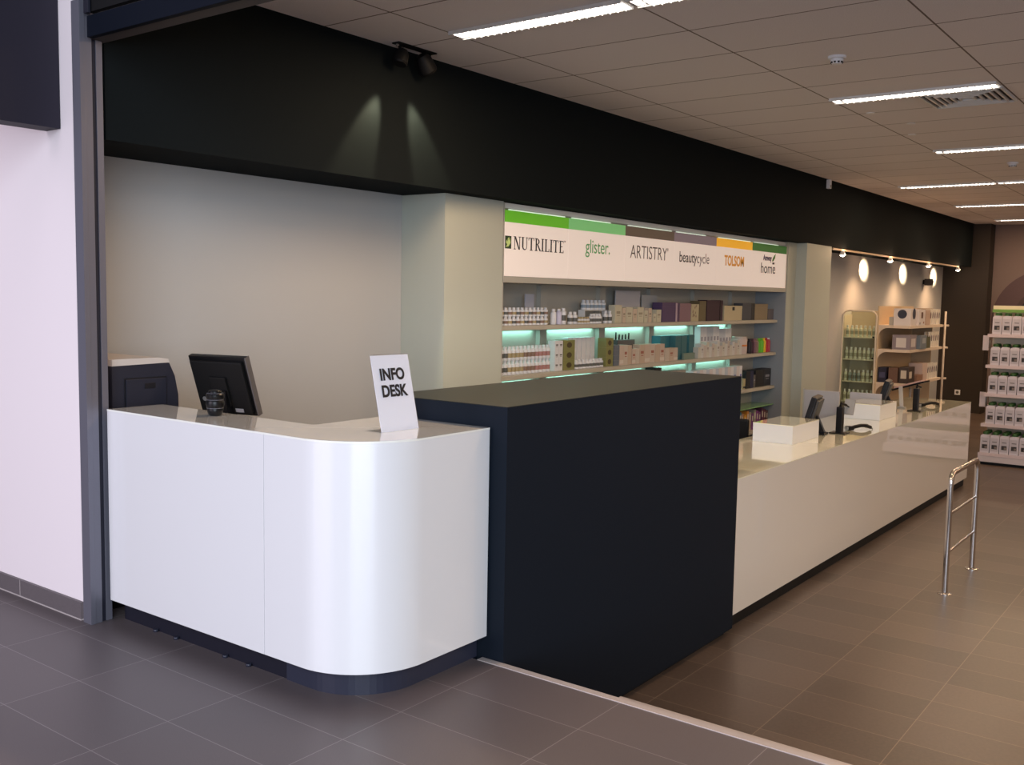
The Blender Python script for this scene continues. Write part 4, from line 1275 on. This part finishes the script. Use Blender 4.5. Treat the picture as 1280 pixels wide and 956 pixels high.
# wall socket on the dark wall
t = thing('wall_socket', 'small white socket plate on the dark brown far wall', 'socket', (-4.52, 20.598, -0.13))
b = MB(); b.box(-0.05, 0.05, -0.012, 0, -0.05, 0.05, M['sensor'], 0.002); b.build('plate', t)
b = MB(); b.lathe([(0, 0), (0.028, 0), (0.028, 0.002), (0, 0.002)], cm(0.1, 0.09, 0.08), 16); b.xf(Matrix.Translation((0, -0.014, 0)) @ Matrix.Rotation(math.pi / 2, 4, 'X')); b.build('outlet', t)

# round wall graphic on the far wall
t = thing('wall_graphic', 'large round mauve and black wall graphic on the far wall', 'picture', (-3.10, 20.998, 1.30))
b = MB(); b.prism([(0.97 * math.cos(a), 0.97 * math.sin(a)) for a in [k * math.pi / 36 for k in range(72)]], -0.006, 0, cm(0.095, 0.055, 0.060), axis='Y'); b.build('outer_disc', t)
b = MB(); b.prism([(0.10 + 0.72 * math.cos(a), -0.05 + 0.72 * math.sin(a)) for a in [k * math.pi / 36 for k in range(72)]], -0.008, -0.0062, cm(0.065, 0.038, 0.042), axis='Y'); b.build('middle_disc', t)
b = MB(); b.prism([(0.02 + 0.53 * math.cos(a), 0.02 + 0.53 * math.sin(a)) for a in [k * math.pi / 36 for k in range(72)]], -0.010, -0.0082, cm(0.012, 0.012, 0.018), axis='Y'); b.build('inner_disc', t)
b = MB(); b.prism([(0.02 + 0.42 * math.cos(a), 0.02 + 0.42 * math.sin(a)) for a in [k * math.pi / 36 for k in range(72)]], -0.012, -0.0102, cm(0.16, 0.17, 0.22), axis='Y'); b.build('centre_disc', t)

# ================================================================== GONDOLA WITH DETERGENT BOTTLES
GX0, GX1, GYF = -2.80, -1.10, 14.10
t = thing('gondola_shelving', 'white gondola shelving full of white bottles with green caps', 'shelving', ((GX0 + GX1) / 2, GYF + 0.30, FZ))
hx = (GX1 - GX0) / 2
GW = cm(0.58, 0.50, 0.50)
gz = [0.155, 0.535, 0.935, 1.310, 1.720]
gd = [0.50, 0.42, 0.38, 0.34, 0.32]
b = MB(); b.box(-hx, hx, -0.30, 0.26, 0.04, 0.115, GW, 0.002); b.build('base', t)
b = MB(); b.box(-hx + 0.02, hx - 0.02, -0.26, 0.22, 0, 0.0395, M['black_soft']); b.build('plinth', t)
b = MB(); b.box(-hx, hx, 0.205, 0.225, 0.1155, 2.06, cm(0.55, 0.48, 0.38)); b.build('back_panel', t)
for i, z in enumerate(gz):
    b = MB(); b.box(-hx, hx, 0.204 - gd[i], 0.204, z - 0.02, z, GW, 0.001); sh = b.build('shelf', t)
    b = MB(); b.box(-hx, hx, 0.198 - gd[i], 0.203 - gd[i], z - 0.038, z + 0.006, cm(0.62, 0.50, 0.50), 0.001); b.build('price_rail', sh, label='pale pink price rail')
for x in (-hx + 0.03, hx - 0.03):
    b = MB(); b.box(x - 0.015, x + 0.015, 0.2255, 0.26, 0.1155, 2.06, M['grey_plastic']); b.build('post', t)
b = MB(); b.prism([(-hx, 2.01), (hx, 2.01), (hx, 2.05), (-hx, 2.05)], 0.10, 0.14, cm(0.15, 0.30, 0.06), axis='Y'); b.box(-hx, hx, 0.145, 0.204, 2.02, 2.10, cm(0.72, 0.62, 0.42)); b.build('top_band', t, label='cream and green top band')

det0 = thing('detergent_bottle', 'x', 'bottle', (0, 0, -20))
bw, bd = 0.0545, 0.036
b = MB()
b.prism([(-bw, 0.004), (-bw + 0.006, 0), (bw - 0.006, 0), (bw, 0.004), (bw, 0.222), (bw - 0.010, 0.238), (0.024, 0.246), (-0.024, 0.246), (-bw + 0.010, 0.238), (-bw, 0.222)], -bd, bd, cm(0.62, 0.56, 0.60), axis='Y')
b.build('body', det0)
b = MB()
b.box(-0.046, 0.046, -bd - 0.001, -bd, 0.030, 0.205, cm(0.50, 0.45, 0.48))
b.box(-0.032, 0.032, -bd - 0.0018, -bd - 0.001, 0.060, 0.115, cm(0.035, 0.03, 0.03))
b.box(0.0, 0.034, -bd - 0.0024, -bd - 0.0018, 0.066, 0.095, cm(0.20, 0.15, 0.13))
b.box(-0.028, 0.028, -bd - 0.0018, -bd - 0.001, 0.150, 0.160, cm(0.12, 0.10, 0.10))
b.build('front_label', det0)
b = MB(); b.lathe([(0, 0.246), (0.034, 0.246), (0.034, 0.270), (0.028, 0.284), (0, 0.285)], cm(0.022, 0.075, 0.015), 14); b.build('cap', det0, label='dark green cap')
first = True
names = ['bottom', 'second', 'middle', 'fourth', 'top']
rows_n = [4, 3, 3, 3, 2]
for i, z in enumerate(gz):
    for r_ in range(rows_n[i]):
        for k in range(14):
            x = GX0 + 0.075 + (0.03 if i else 0.0) + 0.117 * k
            y = GYF + 0.30 + 0.204 - gd[i] + 0.045 + 0.082 * r_
            loc = (x, y, FZ + z + 0.0005)
            if first:
                o = det0
                o.location = loc
                first = False
            else:
                o = dup(det0, loc)
            o['label'] = 'white detergent bottle with a green cap on the %s shelf of the gondola' % names[i]
            o['group'] = 'green-capped bottles on the %s gondola shelf' % names[i]
# small side baskets on the gondola's left end
for j, (z, lab) in enumerate(((0.74, 'small side rack of packets low on the gondola end'), (1.50, 'small side rack of packets high on the gondola end'))):
    t = thing('side_rack', lab, 'rack', (GX0 - 0.0425, GYF + 0.405, FZ + z))
    b = MB(); b.box(-0.03, 0.042, -0.12, 0.12, 0, 0.012, GW, 0.002); b.box(-0.032, -0.028, -0.12, 0.12, 0.012, 0.04, GW); b.box(-0.03, 0.042, -0.123, -0.12, 0.0, 0.20, GW); b.build('rack_frame', t)
    for k in range(2):
        b = MB(); b.box(-0.022, 0.030, -0.110 + 0.11 * k, -0.02 + 0.11 * k, 0.013, 0.13, cm(0.55, 0.46, 0.38), 0.003); p_ = b.build('packet', t)
        b = MB(); b.prism([(-0.015, 0.04), (0.022, 0.05), (0.01, 0.11), (-0.01, 0.08)], -0.112 + 0.11 * k, -0.1102 + 0.11 * k, cm(0.30, 0.10, 0.03), axis='Y'); b.build('picture', p_)

# ================================================================== CEILING FITTINGS
LW = 1.115


def luminaire(x, y, lab, grp, light=True, power=20):
    t = thing('louvre_lamp', lab, 'ceiling lamp', (x, y, CZ), 0, grp)
    b = MB(); b.box(0.0, LW + 0.04, -0.066, 0.066, -0.010, -0.0005, M['lamp_white'])
    b.box(0.0, LW + 0.04, -0.070, -0.062, -0.022, -0.0005, M['lamp_white'])
    b.box(0.0, LW + 0.04, 0.062, 0.070, -0.022, -0.0005, M['lamp_white'])
    b.build('housing', t)
    b = MB(); b.box(0.085, LW + 0.02, -0.058, 0.058, -0.014, -0.0105, M['glow']); b.build('diffuser', t, label='glowing diffuser')
    b = MB(); b.box(0.012, 0.055, -0.045, 0.045, -0.014, -0.0105, M['glow']); b.build('end_window', t, label='small glowing end piece')
    b = MB()
    n = 22
    for k in range(n):
        xx = 0.10 + (LW - 0.10) * k / (n - 1)
        b.box(xx - 0.0025, xx + 0.0025, -0.060, 0.060, -0.030, -0.0145, M['lamp_white'])
    b.build('louvre_blades', t)
    if light:
        area('lamp_light', (0.60, 0, -0.034), (0.60, 0, -1), 1.0, 0.11, power, WARM, t)
    return t


rowsY = [4.535, 7.56, 10.585, 13.61, 16.635, 19.66]
colA, colB, colC, colD = -3.845, -2.665, -1.480, 0.9
luminaire(colA, rowsY[0], 'bright louvred ceiling lamp nearest the entrance, above the dark block', None, power=38)
luminaire(colB, rowsY[0], 'louvred ceiling lamp cut by the top edge of the photo, next to the nearest lamp', None)
luminaire(colB, rowsY[1], 'louvred ceiling lamp beside the square air vent', None)
luminaire(colB, rowsY[2], 'louvred ceiling lamp at the right, one row beyond the air vent', None)
luminaire(colA, rowsY[3], 'thin louvred ceiling lamp above the far end of the counter, nearer the dark soffit', None)
luminaire(colB, rowsY[3], 'thin louvred ceiling lamp at the right edge, level with the lamp by the soffit', None)
luminaire(colA, rowsY[4], 'thin louvred ceiling lamp, second from the far wall', None)
luminaire(colB, rowsY[4], 'thin louvred ceiling lamp cut by the right edge, second row from the far wall', None)
luminaire(colA, rowsY[5], 'thin louvred ceiling lamp nearest the far wall', None)
luminaire(colB, rowsY[5], 'thin louvred ceiling lamp cut by the right edge, nearest the far wall', None)
for y in rowsY[:]:
    for x in (colD, 3.3):
        luminaire(x, y, 'louvred ceiling lamp over the right part of the shop', 'ceiling lamps over the right part of the shop', power=29)

# square air vent
t = thing('air_vent', 'square four-way ceiling air vent beside a lamp', 'vent', (-1.79, 7.945, CZ))
b = MB()
for k in range(6):
    s0 = 0.285 - 0.046 * k
    s1 = s0 - 0.014
    z0, z1 = -0.006 - 0.001 * k, -0.001
    for sgn in (-1, 1):
        b.box(-s0, s0, sgn * s0, sgn * s1, -0.020, -0.001, M['lamp_white'])
        b.box(sgn * s0, sgn * s1, -s1, s1, -0.020, -0.001, M['lamp_white'])
b.build('louvres', t)
b = MB(); b.box(-0.283, 0.283, -0.283, 0.283, -0.0035, -0.0006, M['black_soft']); b.build('dark_backing', t)

for x, y, lab in ((-2.18, 6.24, 'round white smoke detector on the ceiling before the air vent'), (-2.175, 11.84, 'small round smoke detector on the ceiling near the right edge')):
    t = thing('smoke_detector', lab, 'smoke detector', (x, y, CZ))
    b = MB(); b.lathe([(0, -0.0005), (0.056, -0.0005), (0.056, -0.014), (0.05, -0.018), (0, -0.018)], M['sensor'], 28); b.build('base', t)
    b = MB(); b.lathe([(0.040, -0.0185), (0.040, -0.030), (0.030, -0.048), (0, -0.052)], M['sensor'], 28); b.build('head', t)
    b = MB()
    for k in range(10):
        a = k * math.pi / 5
        b.box(-0.006, 0.006, 0.0335, 0.0385, -0.044, -0.034, M['ink'])
        vs = b.bm.verts[:]
        new = vs[-8:]
        bmesh.ops.rotate(b.bm, verts=new, cent=(0, 0, 0), matrix=Matrix.Rotation(a, 3, 'Z'))
    b.build('grille_slots', t)
for x, y in ((-2.58, 8.22), (-2.435, 8.867), (-2.585, 9.456)):
    t = thing('ceiling_fixing', {8.22: 'small pale disc on the ceiling nearest the air vent', 8.867: 'small pale disc on the ceiling, middle one of three', 9.456: 'small pale disc on the ceiling, farthest of three'}[y], 'ceiling disc', (x, y, CZ))
    b = MB(); b.lathe([(0, -0.0005), (0.035, -0.0005), (0.033, -0.006), (0, -0.007)], M['sensor'], 20); b.build('disc', t)

t = thing('motion_sensor', 'small white motion sensor high on the dark soffit', 'sensor', (-4.369, 12.36, 3.055))
b = MB(); b.box(0, 0.045, -0.035, 0.035, -0.055, 0.055, M['sensor'], 0.008); b.build('housing', t)
b = MB(); b.box(0.0452, 0.049, -0.025, 0.025, -0.045, -0.01, M['grey_plastic'], 0.001); b.build('lens', t)

# twin spot lamp high on the soffit, its beams graze the dark fascia
t = thing('twin_spotlight', 'black twin spotlight hanging from the ceiling edge in front of the soffit', 'spotlight', (-4.27, 4.66, CZ))
b = MB(); b.box(-0.03, 0.03, -0.19, 0.16, -0.008, -0.0005, M['black_soft'], 0.002); b.build('mounting_bar', t)
b = MB(); b.lathe([(0, -0.001), (0.012, -0.001), (0.012, -0.02), (0, -0.021)], M['steel'], 12, cy=-0.17); b.build('screw', t)
for k, (yy, ln) in enumerate(((-0.15, 0.10), (0.12, 0.16))):
    b = MB(); b.tube([(0, yy, -0.012), (0, yy, -0.075)], 0.010, M['black_soft'], 8); b.build('stem', t)
    b = MB()
    g_ = 1.1 if k == 0 else 1.4
    b.lathe([(0, 0), (0.036 * g_, 0), (0.042 * g_, 0.010 * g_), (0.038 * g_, 0.06 * g_), (0.026 * g_, 0.085 * g_), (0, 0.09 * g_)], M['black_soft'], 20)
    b.xf(Matrix.Translation((0.0, yy, -0.125)) @ Matrix.Rotation(math.radians(-18 if k == 0 else 40), 4, 'X')); b.build('lamp_head', t)
    spot('spot_beam', (0.0, -0.17 if k == 0 else -0.02, -0.17), (-0.19, -0.50 if k == 0 else 0.33, -0.95), 75.0, (1.0, 0.90, 0.58), 34, 0.6, 0.02, t)

# halogen track below the soffit edge
t = thing('track_rail', 'pale track rail along the lower soffit edge over the far recess', 'rail', (-4.385, 16.2, 2.272))
b = MB(); b.box(-0.012, 0.012, -3.5, 3.3, -0.012, 0.012, cm(0.5, 0.36, 0.24), 0.002); b.build('rail_bar', t)
for k, y in enumerate((13.03, 15.15, 17.31, 19.36)):
    tt = thing('track_spotlight', ['track spotlight nearest the pillar, lit', 'lit track spotlight, second from the pillar', 'lit track spotlight, third from the pillar', 'lit track spotlight nearest the far dark wall'][k], 'spotlight', (-4.36, y, 2.255))
    b = MB(); b.tube([(-0.02, 0, 0.0), (0.0, 0, -0.02)], 0.008, M['lamp_white'], 8); b.build('stem', tt)
    b = MB(); b.lathe([(0, 0.0), (0.022, 0.0), (0.036, -0.035), (0.040, -0.05), (0.034, -0.05), (0.02, -0.02), (0, -0.018)], M['lamp_white'], 16); b.build('lamp_head', tt)
    b = MB(); b.lathe([(0, -0.022), (0.022, -0.026), (0.032, -0.046), (0.028, -0.060), (0.012, -0.070), (0, -0.071)], M['bulb'], 16); b.build('bulb', tt, label='glowing halogen bulb')
    spot('halogen_beam', (-0.03, 0.02, -0.085), (-0.545, 0.50, -0.16), 420, (1.0, 0.76, 0.46), 30, 1.0, 0.01, tt)
    spot('halogen_spill', (-0.02, 0.0, -0.09), (-0.40, 0.15, -1.2), 60, (1.0, 0.60, 0.32), 110, 1.0, 0.02, tt)
    d = bpy.data.lights.new('halogen_glow', 'POINT'); d.energy = 4.0; d.color = (1.0, 0.6, 0.35); d.shadow_soft_size = 0.02
    o = bpy.data.objects.new('halogen_glow', d); C.objects.link(o); o.parent = tt; o.location = (0.05, 0.06, -0.03)
